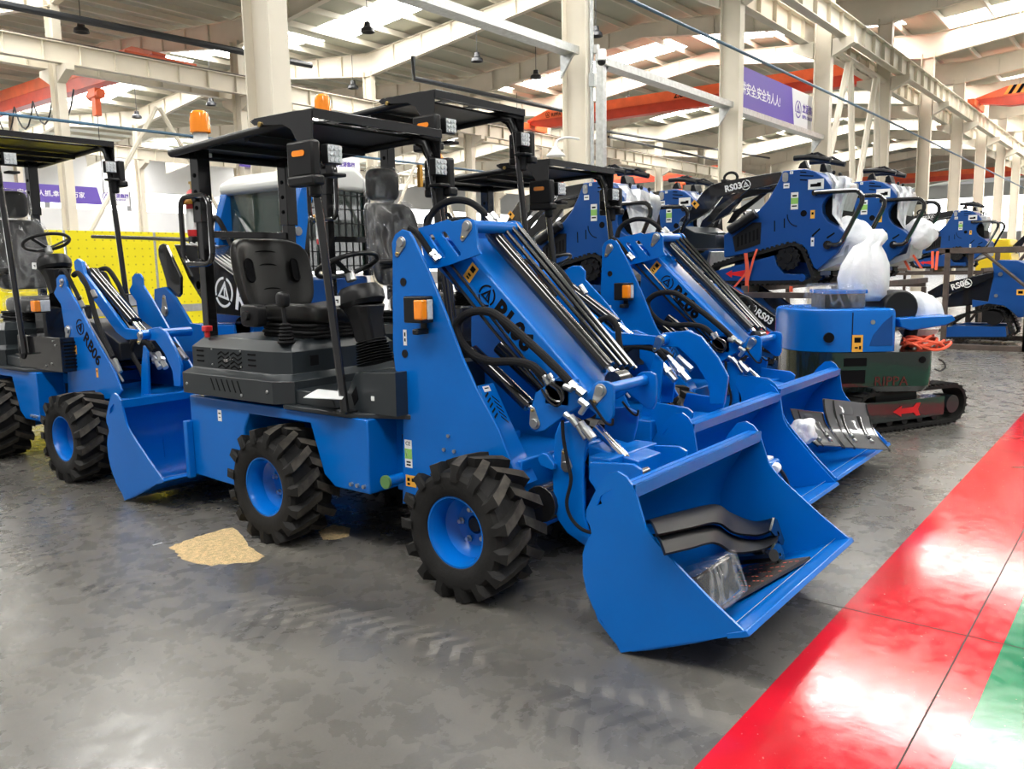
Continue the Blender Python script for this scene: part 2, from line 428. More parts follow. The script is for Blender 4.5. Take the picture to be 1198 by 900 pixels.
    for a in (90, 210, 330):
        d = ex * math.cos(R(a)) + ey * math.sin(R(a)); w = nrm.cross(d) * .016
        m.prism([(0, 0), (1, 0), (1, 1), (0, 1)], lambda p, d=d, w=w: c + d * (.02 + .165 * p[0]) + w * (2 * p[1] - 1) - nrm * (.05 - .05 * p[0]), lambda p, d=d, w=w: c + d * (.02 + .165 * p[0]) + w * (2 * p[1] - 1) - nrm * (.058 - .05 * p[0]))
    L(m, 'wheel_spokes', GREY, sw)
    L(MB().cyl(c - nrm * .10, c - nrm * .04, .03), 'wheel_hub', ZINC, sw)
    # lever and key box
    m = MB().tube([(3.03, 4.02, 1.13 + .02 * k / 2) for k in range(13)], .03, 16, radii=[.05 - .002 * k + (.006 if k % 2 else -.006) for k in range(13)])
    jb = L(m, 'joystick', HOSE)
    L(MB().tube([(3.03, 4.02, 1.24), (3.03, 4.03, 1.34)], .013, 10).pad((3.03, 4.03, 1.385), (.032, .04, .045), .6, 16, 10), 'joystick_knob', BLACK, jb)
    L(MB().pad((3.10, 4.42, 1.28), (.045, .09, .07), .4, 16, 10).cyl((3.03, 4.42, 1.28), (3.08, 4.42, 1.28), .03), 'seat_recliner', BLACK, bevel=.003)
    # seat suspension
    m = MB()
    for k in range(4): m.pz(rounded_rect(3.20 - .012 * (k % 2), 3.62 + .012 * (k % 2), 3.98, 4.5, .05), 1.145 + .022 * k, 1.165 + .022 * k)
    L(m, 'seat_bellows', HOSE, bevel=.008)
    # canopy
    for uu in (2.95, 3.87):
        m = MB().tube([(uu, 3.62, 2.22), (uu, 3.44, .79)], .0235, 12).pz(rounded_rect(uu - .05, uu + .05, 3.39, 3.49, .01), .79, .80)
        L(m, 'front_canopy_post', GBLACK)
    for uu in (3.08, 3.74):
        m = MB().box(uu - .033, uu + .033, 4.83, 4.895, 1.13, 2.0).box(uu - .043, uu + .043, 4.815, 4.905, 1.86, 2.31)
        m.mi(1)
        for z in (1.95, 2.05, 2.15): m.cyl((uu - .05, 4.86, z), (uu + .05, 4.86, z), .014, 8)
        L(m, 'rear_canopy_post', [GBLACK, INK], bevel=.004)
    L(MB().box(3.09, 3.73, 4.845, 4.88, 1.765, 1.81), 'rear_crossbar', GBLACK, bevel=.003)
    q = rounded_rect(4.66, 4.98, 1.60, 2.02, .07); q = [(3.00, a, b) for a, b in q]
    L(MB().tube(q + [q[0]], .017, 10, cap=False).cyl((3.0, 4.83, 1.62), (3.06, 4.86, 1.62), .014).cyl((3.0, 4.83, 2.0), (3.06, 4.86, 2.0), .014), 'grab_loop', GBLACK)
    m = MB()
    for uu in (2.95, 3.87):
        m.tube([(uu, 4.96, 2.285), (uu, 4.3, 2.315), (uu, 3.85, 2.335), (uu, 3.73, 2.335), (uu, 3.66, 2.31), (uu, 3.62, 2.22)], .0235, 12)
    m.tube([(2.95, 4.96, 2.285), (3.87, 4.96, 2.285)], .0235, 12)
    m.prism([(2.96, 4.95), (3.86, 4.95), (3.86, 3.75), (2.96, 3.75)], lambda p: Vector((p[0], p[1], 2.305 + (4.95 - p[1]) * .03)), lambda p: Vector((p[0], p[1], 2.317 + (4.95 - p[1]) * .03)))
    for y in (4.6, 4.2): m.box(2.97, 3.85, y - .02, y + .02, 2.28, 2.32)
    cf = L(m, 'canopy_roof', [BLACK])
    # slotted sun visor and its side plates
    pl = vz(2.93, [(295, 143), (300, 139), (350, 129.5), (367, 128.5), (367, 190), (352, 192), (351, 168), (343, 152), (333, 146), (300, 147.5)])
    m = MB().px(pl, 2.915, 2.927).px(pl, 3.893, 3.905)
    hl = [rounded_rect(2.99 + .30 * i, 3.22 + .30 * i, 3.60 + .15 * j, 3.68 + .15 * j, .02, 3) for i in range(3) for j in range(3)]
    m.prism([[(2.92, 3.555), (3.90, 3.555), (3.90, 4.08), (2.92, 4.08)]] + hl, lambda p: Vector((p[0], p[1], 2.372)), lambda p: Vector((p[0], p[1], 2.38)))
    m.box(2.92, 3.90, 3.545, 3.557, 2.33, 2.38)
    m.mi(1).cyl((2.905, 3.99, 2.345), (2.915, 3.99, 2.345), .014, 10).cyl((2.905, 3.63, 2.06), (2.915, 3.63, 2.06), .012, 10)
    L(m, 'sun_visor', [GBLACK, BRASS], bevel=.003)
    for uu in (3.01, 3.83):
        m = MB().box(uu - .05, uu + .05, 3.50, 3.55, 2.10, 2.20); m.box(uu - .03, uu + .06, 3.48, 3.58, 2.035, 2.055)
        w = L(m, 'work_light', BLACK, bevel=.006)
        m = MB().box(uu - .045, uu + .045, 3.494, 3.50, 2.105, 2.195)
        for i in range(3):
            for j in range(3): m.cyl((uu - .029 + .029 * i, 3.486, 2.12 + .03 * j), (uu - .029 + .029 * i, 3.495, 2.12 + .03 * j), .012, 10)
        L(m, 'lens', LENS, w)
    for sd in (-1, 1):
        f = (lambda x: x) if sd < 0 else sym
        xs = sorted((f(2.86), f(2.92)))
        m = MB().box(xs[0], xs[1], 3.50, 3.71, 2.03, 2.215).box(xs[0] - .005, xs[1] + .015, 3.49, 3.71, 1.985, 2.04).cyl((f(2.93), 3.57, 1.93), (f(2.93), 3.57, 2.05), .034, 12)
        w = L(m, 'mirror_housing', BLACK, bevel=.014)
        xx = sorted((f(2.86), f(2.856)))
        L(MB().px(rounded_rect(3.56, 3.66, 2.135, 2.165, .014), xx[0], xx[1]), 'marker_lamp', AMBER, w)
    m = MB().lathe([(0, 2.335), (.052, 2.335), (.052, 2.35), (.046, 2.36), (.044, 2.45), (0, 2.45)], c=(3.17, 4.97, 0), n=24).box(3.13, 3.21, 4.92, 5.0, 2.28, 2.34)
    bc = L(m, 'beacon', CWHITE)
    m = MB().lathe([(.05, 2.43), (.064, 2.435), (.062, 2.52), (.055, 2.555), (.038, 2.57), (0, 2.57)], c=(3.17, 4.97, 0), n=24)
    L(m, 'beacon_lens', AMBER, bc)
    # tail things
    L(MB().box(3.3, 3.55, 4.95, 4.99, .45, .52), 'tow_bracket', BLACK, bevel=.004)
    return rf

def seat_plain(root):
    L = lambda m, n, mt, p=root, **k: m.build(n, mt, p, LO, **k)
    def cush(p):
        p = p.copy(); s = p.x / .25
        p.z += .035 * abs(s) ** 3 - .02 * max(0, p.y) ; return p
    L(MB().pad((3.41, 4.22, 1.275), (.25, .27, .065), .45, 36, 16, cush), 'seat_cushion', SEATM)
    def back(p):
        p = p.copy(); s = p.x / .285
        p.y -= .12 * abs(s) ** 2.4
        k = (p.z + .24) / .48
        p.x *= .86 + .16 * math.sin(k * PI * .8)
        p.y += (p.z) * .22; return p
    b = L(MB().pad((3.41, 4.72, 1.515), (.285, .055, .245), .42, 44, 22, back), 'backrest', SEATM)
    for sd in (-1, 1):
        m = MB(); ox = 3.41 + sd * .175
        pts = rounded_rect(-.024, .024, -.07, .07, .023)
        m.tube([(ox + p[0], 4.62 + p[1] * .22, 1.555 + p[1]) for p in pts + pts[:1]], .009, 6, cap=False)
        m.prism(pts, lambda p: Vector((ox + p[0], 4.615 + p[1] * .22, 1.555 + p[1])), lambda p: Vector((ox + p[0], 4.632 + p[1] * .22, 1.555 + p[1])))
        L(m, 'backrest_slot', INK, b)
    for z, w in ((1.70, .10), (1.615, .075), (1.46, .075)):
        m = MB().tube([(3.41 - w + 2 * w * k / 8, 4.660 + (z - 1.535) * .22 - .002, z - .02 - .012 * abs(k / 4 - 1) ** 2) for k in range(9)], .004, 6)
        L(m, 'backrest_seam', INK, b)
def seat_tall(root, dy=0, dz=0):
    """high backed seat with a head rest, still in its clear plastic"""
    L = lambda m, n, mt, p=root, **k: m.build(n, mt, p, LO, **k)
    L(MB().pad((3.41, 4.25 + dy, 1.29), (.25, .27, .075), .45, 32, 14), 'seat_cushion', SEATM)
    def back(p):
        p = p.copy(); p.y -= .05 * abs(p.x / .25) ** 2.2; p.x *= 1 - .25 * max(0, p.z) ; p.y += p.z * .16; return p
    b = L(MB().pad((3.41, 4.66 + dy, 1.64 + dz), (.25, .06, .32), .38, 36, 20, back), 'backrest', SEATM)
    h = L(MB().pad((3.41, 4.74 + dy, 2.10 + dz), (.15, .06, .125), .5, 28, 16), 'headrest', SEATM)
    def crk(sc_):
        def f(p):
            n = noise.noise(Vector((p.x * 9, p.y * 9, p.z * 6 + sc_))); return p * (1 + .05 * n)
        return f
    def bk2(p): return crk(3)(back(p))
    L(MB().pad((3.41, 4.66 + dy, 1.64 + dz), (.275, .085, .345), .38, 44, 28, bk2), 'backrest_wrap', CLEAR, b)
    L(MB().pad((3.41, 4.74 + dy, 2.10 + dz), (.168, .078, .142), .5, 36, 22, crk(9)), 'headrest_wrap', CLEAR, h)
    L(MB().pad((3.41, 4.25 + dy, 1.30), (.27, .29, .09), .45, 36, 16, crk(5)), 'cushion_wrap', CLEAR, root)
    L(MB().tube([(3.2, 4.62 + dy, 1.56), (3.17, 4.35 + dy, 1.58)], .02, 10).pad((3.16, 4.38 + dy, 1.6), (.035, .15, .022), .5, 16, 10), 'armrest', BLACK)

def bucket(root):
    piv = Vector((3.41, 1.98, .62))
    side = [(711, 554), (722, 552), (732, 558), (740, 569), (745, 583), (755, 617), (765, 632), (780, 649), (805, 675), (831, 702), (869, 738), (873, 742), (726, 764), (719, 750), (706, 730), (694, 712), (686, 692), (682, 672), (681.5, 649), (685, 636), (692, 624), (690, 615), (685.5, 607), (686, 597), (690, 588), (700, 568)]
    side = vz(2.77, side)
    hole = vz(2.77, [(698, 592), (703, 580), (716, 572), (717, 578), (714, 585)])
    m = MB().px([side, hole], 2.77, 2.782).px([side, hole], 4.038, 4.05)
    sh = [(1.12, .222), (1.30, .135), (1.50, .05), (1.58, .02), (1.66, .035), (1.74, .11), (1.785, .22), (1.79, .34), (1.75, .46), (1.685, .56), (1.635, .66), (1.615, .695)]
    inn = [(y - .012 * (1 if y > 1.6 else .3), z + .012 * (1 if y < 1.7 else .2)) for y, z in sh]
    m.px(sh + list(reversed(inn)), 2.775, 4.045)
    m.box(2.775, 4.045, 1.57, 1.63, .69, .705)
    m.box(2.775, 4.045, 1.565, 1.577, .655, .705)
    b = m.build('bucket', BLUE, root, piv, bevel=.003); b.location = piv - LO
    m = MB().px([(1.095, .218), (1.11, .236), (1.185, .206), (1.18, .185), (1.12, .205)], 2.768, 4.052)
    m.build('cutting_edge', BLUE, b, piv, bevel=.003)
    for uu in (3.16, 3.60): MB().px([(1.76, .66), (1.80, .68), (2.02, .66), (2.03, .58), (1.98, .52), (1.86, .24), (1.77, .2)], uu, uu + .02).build('hitch_ear', BLUE, b, piv, bevel=.003)
    m = MB().tube([(2.80, 1.18, .2215), (4.03, 1.18, .222)], .0012, 6); m.build('weld_seam', ZINC, b, piv)
    return b

def front_parts(root, word):
    L = lambda m, n, mt, p=root, **k: m.build(n, mt, p, LO, **k)
    m = MB().box(3.14, 3.68, 2.40, 2.95, .30, .62).box(3.10, 3.72, 2.4, 2.64, .24, .42)
    ff = L(m, 'front_frame', BLUE, bevel=.008)
    u0 = 3.085
    T = vz(u0, [(459, 300), (458, 284), (462, 274), (470, 268.5), (478, 271), (483, 279), (498, 310), (520, 364), (540, 418), (556, 453), (583, 503), (604, 558), (596, 580), (471, 590), (471, 453), (462, 432), (459.5, 410), (459, 346)])
    decs = []
    for uu, nm in ((u0, 'tower_plate'), (sym(u0) - .018, 'tower_plate')):
        t = L(MB().px(T, uu, uu + .018), nm, BLUE, bevel=.004); decs.append(t)
    near = decs[0]
    for p in ((472, 330), (474, 414)):
        q = at(*p, u0); L(MB().cyl((u0 - .004, q.y, q.z), (u0 + .001, q.y, q.z), .021, 20), 'rubber_plug', BLACK, near)
    for p in ((525, 510), (520, 526), (532, 528)):
        q = at(*p, u0); L(MB().cyl((u0 - .010, q.y, q.z), (u0 + .001, q.y, q.z), .010, 6), 'plate_bolt', ZINC, near)
    q = at(470, 284, u0); pin_cap(near, u0, q.y, q.z)
    def dk(nm, p, w, h, ms, **k):
        q = at(*p, u0); return decal(nm, frame(Vector((u0 - .0005, q.y, q.z)) - LO, (0, -1, 0), (0, 0, 1)), w, h, ms, near, **k)
    dk('maker_label', (474, 395), .024, .082, [DECAL_W, INK], lines=[(0, .2, .4, .25, 1), (0, -.15, .4, .2, 1)])
    dk('approval_sticker', (478, 531), .052, .15, [DECAL_W, DECAL_G, INK], lines=[(0, 0, 1, .36, 1), (-.2, 0, .3, .22, 0), (0, -.3, .6, .06, 2), (0, -.4, .6, .06, 2)])
    q = at(478, 519, u0); text_obj('approval_letters', 'CE', .03, frame(Vector((u0 - .0026, q.y + .021, q.z - .010)) - LO, (0, -1, 0), (0, 0, 1)), INK, near, ext=.0004)
    dk('warning_sticker', (481, 563), .075, .062, [DECAL_Y, INK], lines=[(-.22, .12, .26, .3, 1), (.22, .12, .26, .3, 1), (-.22, -.28, .26, .2, 1)])
    # head lamps, near and far side
    for sd in (-1, 1):
        f = (lambda x: x) if sd < 0 else sym
        X = sorted((f(2.985), f(3.075)))
        m = MB().box(X[0], X[1], 2.885, 3.01, 1.28, 1.412); xb = sorted((f(3.0), f(3.085))); m.box(xb[0], xb[1], 2.93, 2.97, 1.22, 1.25).box(*sorted((f(3.06), f(3.075))), 2.93, 2.97, 1.22, 1.30)
        h = L(m, 'headlamp', BLACK, bevel=.01)
        xa = sorted((f(2.979), f(3.022)))
        L(MB().box(xa[0], xa[1], 2.877, 2.935, 1.296, 1.396), 'turn_signal', AMBER, h, bevel=.008)
        xc = sorted((f(3.027), f(3.066)))
        L(MB().box(xc[0], xc[1], 2.880, 2.905, 1.296, 1.396), 'lamp_lens', LENS, h, bevel=.004)
    # sloping guard with louvres
    A = at(557, 454, u0); B = at(604, 558, u0)
    d = Vector((0, B.y - A.y, B.z - A.z)).normalized(); n = Vector((0, -d.z, d.y)); n = n if n.y < 0 else -n
    P = lambda s, h: (A.y + d.y * s + n.y * h, A.z + d.z * s + n.z * h)
    ln = (B - A).length
    m = MB().px([P(-.01, .0), P(ln, 0), P(ln, -.05), P(-.01, -.05)], u0 + .018, u0 + .14); m.px([P(ln * .95, 0), P(ln + .05, -.0), P(ln + .04, -.05), P(ln * .95, -.05)], u0 + .01, u0 + .14)
    m.mi(1)
    for r_ in (0, 1):
        for k in range(5):
            s0 = .05 + .028 * k; x0 = u0 + .035 + .05 * r_
            m.prism([(0, 0), (1, .35), (1, .75), (0, .40)], lambda p, s0=s0, x0=x0: Vector((x0 + .035 * p[0], *P(s0 + (.03 if r_ else -.03) * p[0] + .03 * p[1], .0015))), lambda p, s0=s0, x0=x0: Vector((x0 + .035 * p[0], *P(s0 + (.03 if r_ else -.03) * p[0] + .03 * p[1], -.002))))
    g = L(m, 'louvred_guard', [BLUE, INK], bevel=.003)
    decal('guard_label', frame(Vector((u0 + .07, *P(.015, .001))) - LO, (1, 0, 0), -d), .05, .03, [DECAL_W, INK], g, lines=[(0, .1, .6, .2, 1)])
    # boom
    bo = [(3.11, 1.66), (3.06, 1.71), (2.90, 1.70), (2.13, .985), (2.10, .93), (2.20, .86), (2.36, .93), (2.52, 1.12), (3.07, 1.56)]
    boom = L(MB().px(bo, 3.285, 3.535), 'boom', BLUE, bevel=.014)
    ears = vz(3.22, [(490, 267), (524, 257), (529, 259.5), (540, 256.5), (547, 255.5), (553, 257), (557, 263), (558, 279), (559, 290), (563, 297), (527, 310), (512, 314), (504, 315), (498, 310)])
    sl = [vz(3.22, [C5(*p) for p in q]) for q in ([(320, 245), (340, 240), (405, 340), (408, 358), (395, 362), (325, 262)], [(385, 230), (405, 225), (485, 335), (486, 350), (470, 352), (388, 245)])]
    dd = .0
    for uu in (3.215, 3.59):
        e = L(MB().px([ears] + sl, uu, uu + .016), 'boom_ear', BLUE, boom, bevel=.005)
    q1 = at(547, 265, 3.215); pin_cap(boom, 3.215, q1.y, q1.z)
    L(MB().cyl((3.23, q1.y, q1.z), (3.60, q1.y, q1.z), .032, 20).box(3.23, 3.285, 2.88, 3.02, 1.58, 1.66).box(3.535, 3.6, 2.88, 3.02, 1.58, 1.66), 'ear_tube', BLUE, boom)
    low = vz(3.2, [C8(*p) for p in [(330, 400), (300, 520), (290, 570), (302, 612), (340, 632), (385, 620), (520, 520), (600, 470), (640, 400), (560, 330), (470, 300)]])
    tip = vz(3.2, [C8(*p) for p in [(640, 400), (672, 350), (700, 332), (750, 332), (780, 350), (788, 390), (786, 530), (765, 572), (735, 570), (680, 520), (600, 450)]])
    for uu in (3.2, 3.60):
        L(MB().px(low, uu, uu + .018).px(tip, uu, uu + .018).box(min(uu, 3.285) if uu < 3.4 else 3.53, 3.29 if uu < 3.4 else uu + .01, 2.16, 2.3, .9, 1.02), 'tip_bracket', BLUE, boom, bevel=.004)
    q2 = at(703, 457, 3.2); q3 = at(626, 495, 3.2)
    pin_cap(boom, 3.2, q2.y, q2.z); pin_cap(boom, 3.2, q3.y, q3.z, ang=80)
    L(MB().cyl((3.21, q2.y, q2.z), (3.61, q2.y, q2.z), .026, 18), 'tip_pin', BLUE, boom)
    L(MB().cyl((3.2, q3.y, q3.z), (3.61, q3.y, q3.z), .024, 18), 'tip_pin', BLUE, boom)
    # lettering along the boom, on its near face
    bd = Vector((0, 2.13 - 2.90, .985 - 1.70)).normalized(); bu = Vector((0, bd.z, -bd.y))
    if bu.z < 0: bu = -bu
    c = at(569.5, 346, 3.284)
    me = emblem_mb(MB(), frame(c - LO, bd, bu), .055); me.build('boom_emblem', INK, boom)
    c = at(574.5, 365, 3.284)
    text_obj('boom_lettering', word, .135, frame(c - LO, bd, bu), INK, boom, ext=.001, bold=.006, spacing=1.03)
    c2 = at(551, 319, 3.284)
    decal('boom_warning', frame(c2 - LO, bd, bu), .055, .095, [DECAL_Y, INK], boom, lines=[(0, .22, .55, .3, 1), (0, -.15, .4, .12, 1), (0, -.33, .4, .1, 1)])
    # cylinders
    def X(px, py, u): return at(px, py, u)
    a, b = X(577, 277, 3.44), X(723, 444, 3.44); k = a.lerp(b, .92)
    t = L(MB().cyl(a, k, .036, 18).cyl(a.lerp(b, -.03), a, .03).cyl(k, k.lerp(b, .08), .041, 18), 'tilt_cylinder', GBLACK)
    L(MB().cyl(k, b, .02, 14), 'piston_rod', CHROME, t)
    L(MB().cyl(b + Vector((-.05, 0, 0)), b + Vector((.05, 0, 0)), .045, 18), 'rod_eye', GBLACK, t)
    a, b = Vector((3.41, 2.75, 1.02)), Vector((3.41, q3.y, q3.z)); k = a.lerp(b, .72)
    for uu in (3.30, 3.52):
        dx = Vector((uu - 3.41, 0, 0)); t = L(MB().cyl(a + Vector((0, .08, .10)) + dx, k + dx, .036, 16), 'lift_cylinder', GBLACK)
        L(MB().cyl(k + dx, b + dx, .018, 12), 'piston_rod', CHROME, t)
    # hard pipes over the boom
    for i, (p0, p1, uu, r_, mt) in enumerate((((590, 268), (726, 428), 3.50, .011, GBLACK), ((597, 264), (733, 428), 3.55, .013, GBLACK), ((604, 262), (740, 430), 3.60, .016, GBLACK), ((583, 270), (716, 432), 3.47, .009, GBLACK), ((612, 272), (744, 432), 3.66, .012, GBLACK))):
        L(MB().tube([X(*p0, uu), X(*p1, uu)], r_, 10), 'hydraulic_pipe', mt)
    for o in (0, 9):
        pts = [X(513 + o, 306 - o * .4, 3.24), X(575 + o * .8, 384 - o * .4, 3.24), X(636 + o * .6, 456, 3.24)]
        L(MB().tube(pts, .0085, 8), 'hydraulic_pipe', GBLACK)
    # hoses
    def hose(pts, us, r_, n='hydraulic_hose', mt=HOSE):
        N = len(pts); P = [X(p[0], p[1], us[0] + (us[1] - us[0]) * i / (N - 1)) for i, p in enumerate(pts)]
        return L(MB().tube(P, r_, 10, curve=6), n, mt)
    h1 = hose([(538, 400), (534, 385), (537, 375), (548, 366.5), (565, 364), (583, 370), (615, 397), (640, 420), (657, 437), (667, 448)], (3.16, 3.17), .021)
    h2 = hose([(534, 388), (541, 402), (555, 416), (575, 423), (600, 423), (620, 427), (632, 436), (637, 442)], (3.16, 3.2), .021)
    h3 = hose([(500, 266), (504, 252), (514, 241), (530, 234.5), (548, 236), (562, 245), (572, 256)], (3.42, 3.52), .019)
    h4 = hose([(479, 267), (487, 272), (494, 281), (500, 290), (504, 296)], (3.2, 3.21), .016)
    hose([(658, 492), (659, 512), (664, 540), (668, 562), (663, 588), (668, 606), (680, 619), (694, 624)], (3.15, 3.13), .0085)
    hose([(690, 468), (700, 483), (709, 495), (716, 497), (717, 490)], (3.18, 3.18), .006)
    hose([(728, 470), (738, 482), (745, 486), (747, 480)], (3.6, 3.6), .006)
    hose([(700, 376), (712, 372), (722, 382), (724, 398), (728, 418), (735, 432)], (3.75, 3.7), .016)
    def fit(p0, p1, u, r_, par):
        a, b = X(*p0, u), X(*p1, u)
        L(MB().cyl(a, a.lerp(b, .45), r_, 6).cyl(a.lerp(b, .45), a.lerp(b, .6), r_ * .7, 10).cyl(a.lerp(b, .6), b, r_ * 1.05, 6), 'hose_fitting', ZINC, par)
    fit((666, 447), (684, 462), 3.17, .02, h1); fit((636, 440), (642, 450), 3.19, .013, h2); fit((642, 438), (648, 449), 3.2, .013, h2)
    fit((570, 253), (584, 268), 3.52, .022, h3); fit((576, 250), (590, 265), 3.55, .018, h3); fit((503, 295), (512, 305), 3.21, .015, h4); fit((507, 293), (516, 303), 3.22, .013, h4)
    for o in (0, 5):
        L(MB().tube([X(640 + o, 448, 3.19), X(652 + o, 456, 3.18), X(657 + o * .3, 468, 3.17), X(652, 475 - o, 3.17), X(643, 470 - o, 3.18), X(634 + o, 456, 3.2)], .007, 8, curve=5), 'return_pipe', GBLACK)
    for a, b, r_ in (((661, 484), (668, 490), .016), ((667, 487), (676, 498), .018), ((674, 496), (685, 514), .011), ((679, 494), (686, 504), .017), ((684, 501), (694, 514), .022), ((678, 468), (688, 476), .015), ((686, 474), (679, 484), .014), ((660, 452), (669, 456), .016)):
        L(MB().cyl(X(*a, 3.14), X(*b, 3.14), r_, 10), 'quick_coupler', ZINC, bevel=.002)
    # quick hitch
    hp = vz(3.18, [(655, 494), (649, 510), (647, 560), (648, 592), (653, 608), (664, 624), (688, 641), (691, 628), (684, 604), (683, 560), (684, 535), (688, 518), (690, 500), (675, 492)])
    hi = MB().box(3.19, 3.63, 1.93, 2.05, .56, .68)
    for uu in (3.175, 3.625): hi.px(hp, uu, uu + .018)
    hi.px([(2.12, .60), (2.12, .70), (1.85, .66), (1.85, .57)], 3.3, 3.52)
    qh = L(hi, 'quick_hitch', BLUE, bevel=.006)
    q = at(663, 545, 3.175); pin_cap(qh, 3.175, q.y, q.z, ang=80)
    a, b = X(697, 500, 3.33), X(750, 554, 3.33); k = a.lerp(b, .66)
    cy = L(MB().cyl(k, b, .02, 14).cyl(b + Vector((-.05, 0, 0)), b + Vector((.05, 0, 0)), .024), 'dump_cylinder', GBLACK)
    L(MB().cyl(a, k, .024, 14), 'piston_rod', CHROME, cy)
    lk = vz(3.14, [C8(*p) for p in [(345, 790), (352, 765), (375, 750), (400, 760), (440, 820), (440, 850), (420, 850), (360, 825)]])
    l_ = L(MB().px(lk, 3.14, 3.17).px(lk, 3.64, 3.67).cyl((3.15, 2.27, .64), (3.66, 2.27, .64), .02), 'lift_link', BLUE, bevel=.004)
    # black axle and drive motor under the front frame
    L(MB().cyl((3.08, 2.53, .332), (3.74, 2.53, .332), .07).cyl((3.15, 2.3, .42), (3.3, 2.3, .42), .09), 'drive_axle', GBLACK, bevel=.003)
    return boom
mats_green = mat('green_cap', (.10, .22, .07), .4)
WZ = [((2.92, 2.53), 0, .1), ((3.90, 2.53), 1, .5), ((2.92, 3.98), 0, .25), ((3.90, 3.98), 1, .8)]
def wheels(root):
    for (u, v), far, rot in WZ: make_wheel(root, Vector((u, v, .332)) - LO, far, rot)
def raise_canopy(root, dz):
    up = ('canopy_roof', 'sun_visor', 'work_light', 'mirror_housing', 'beacon', 'grab_loop')
    for c in kids(root):
        n = c.name.split('.')[0]
        if n in up: c.location.z += dz
        elif n == 'front_canopy_post': c.scale.z = (2.22 + dz) / 2.22
        elif n == 'rear_canopy_post': c.scale.z = (2.31 + dz) / 2.31
def find(root, n): return [c for c in kids(root) if c.name.split('.')[0] == n]
def drop(o):
    for c in kids(o): drop(c)
    bpy.data.objects.remove(o)

GL = 'blue wheel loaders with black canopies'
loader = empty('wheel_loader', LO, 0, 'nearest blue wheel loader, its bucket holding black fenders and a wrapped box', 'loader', GL)
front_parts(loader, 'RL06'); rear_parts(loader); wheels(loader)
q = at(325, 529, 2.97); d = Vector((0, q.y - 3.98, q.z - .332)).normalized()
decal('tyre_label', frame(Vector((2.97, 3.98, .332)) + d * .3375 - LO, (1, 0, 0), d.cross(Vector((1, 0, 0)))), .05, .03, [DECAL_W, INK], loader, lines=[(0, 0, .5, .3, 1)])
bucket(loader); seat_plain(loader)

loader3 = copy_tree(loader); loader3.location = LO + Vector((2.58, .33, 0))
loader3['label'] = 'farthest of the three blue wheel loaders, its bucket holding two grey shiny mudguards'
b_ = find(loader3, 'bucket')[0]; b_.rotation_euler = (R(9), 0, 0); b_.location += Vector((0, .06, .085))

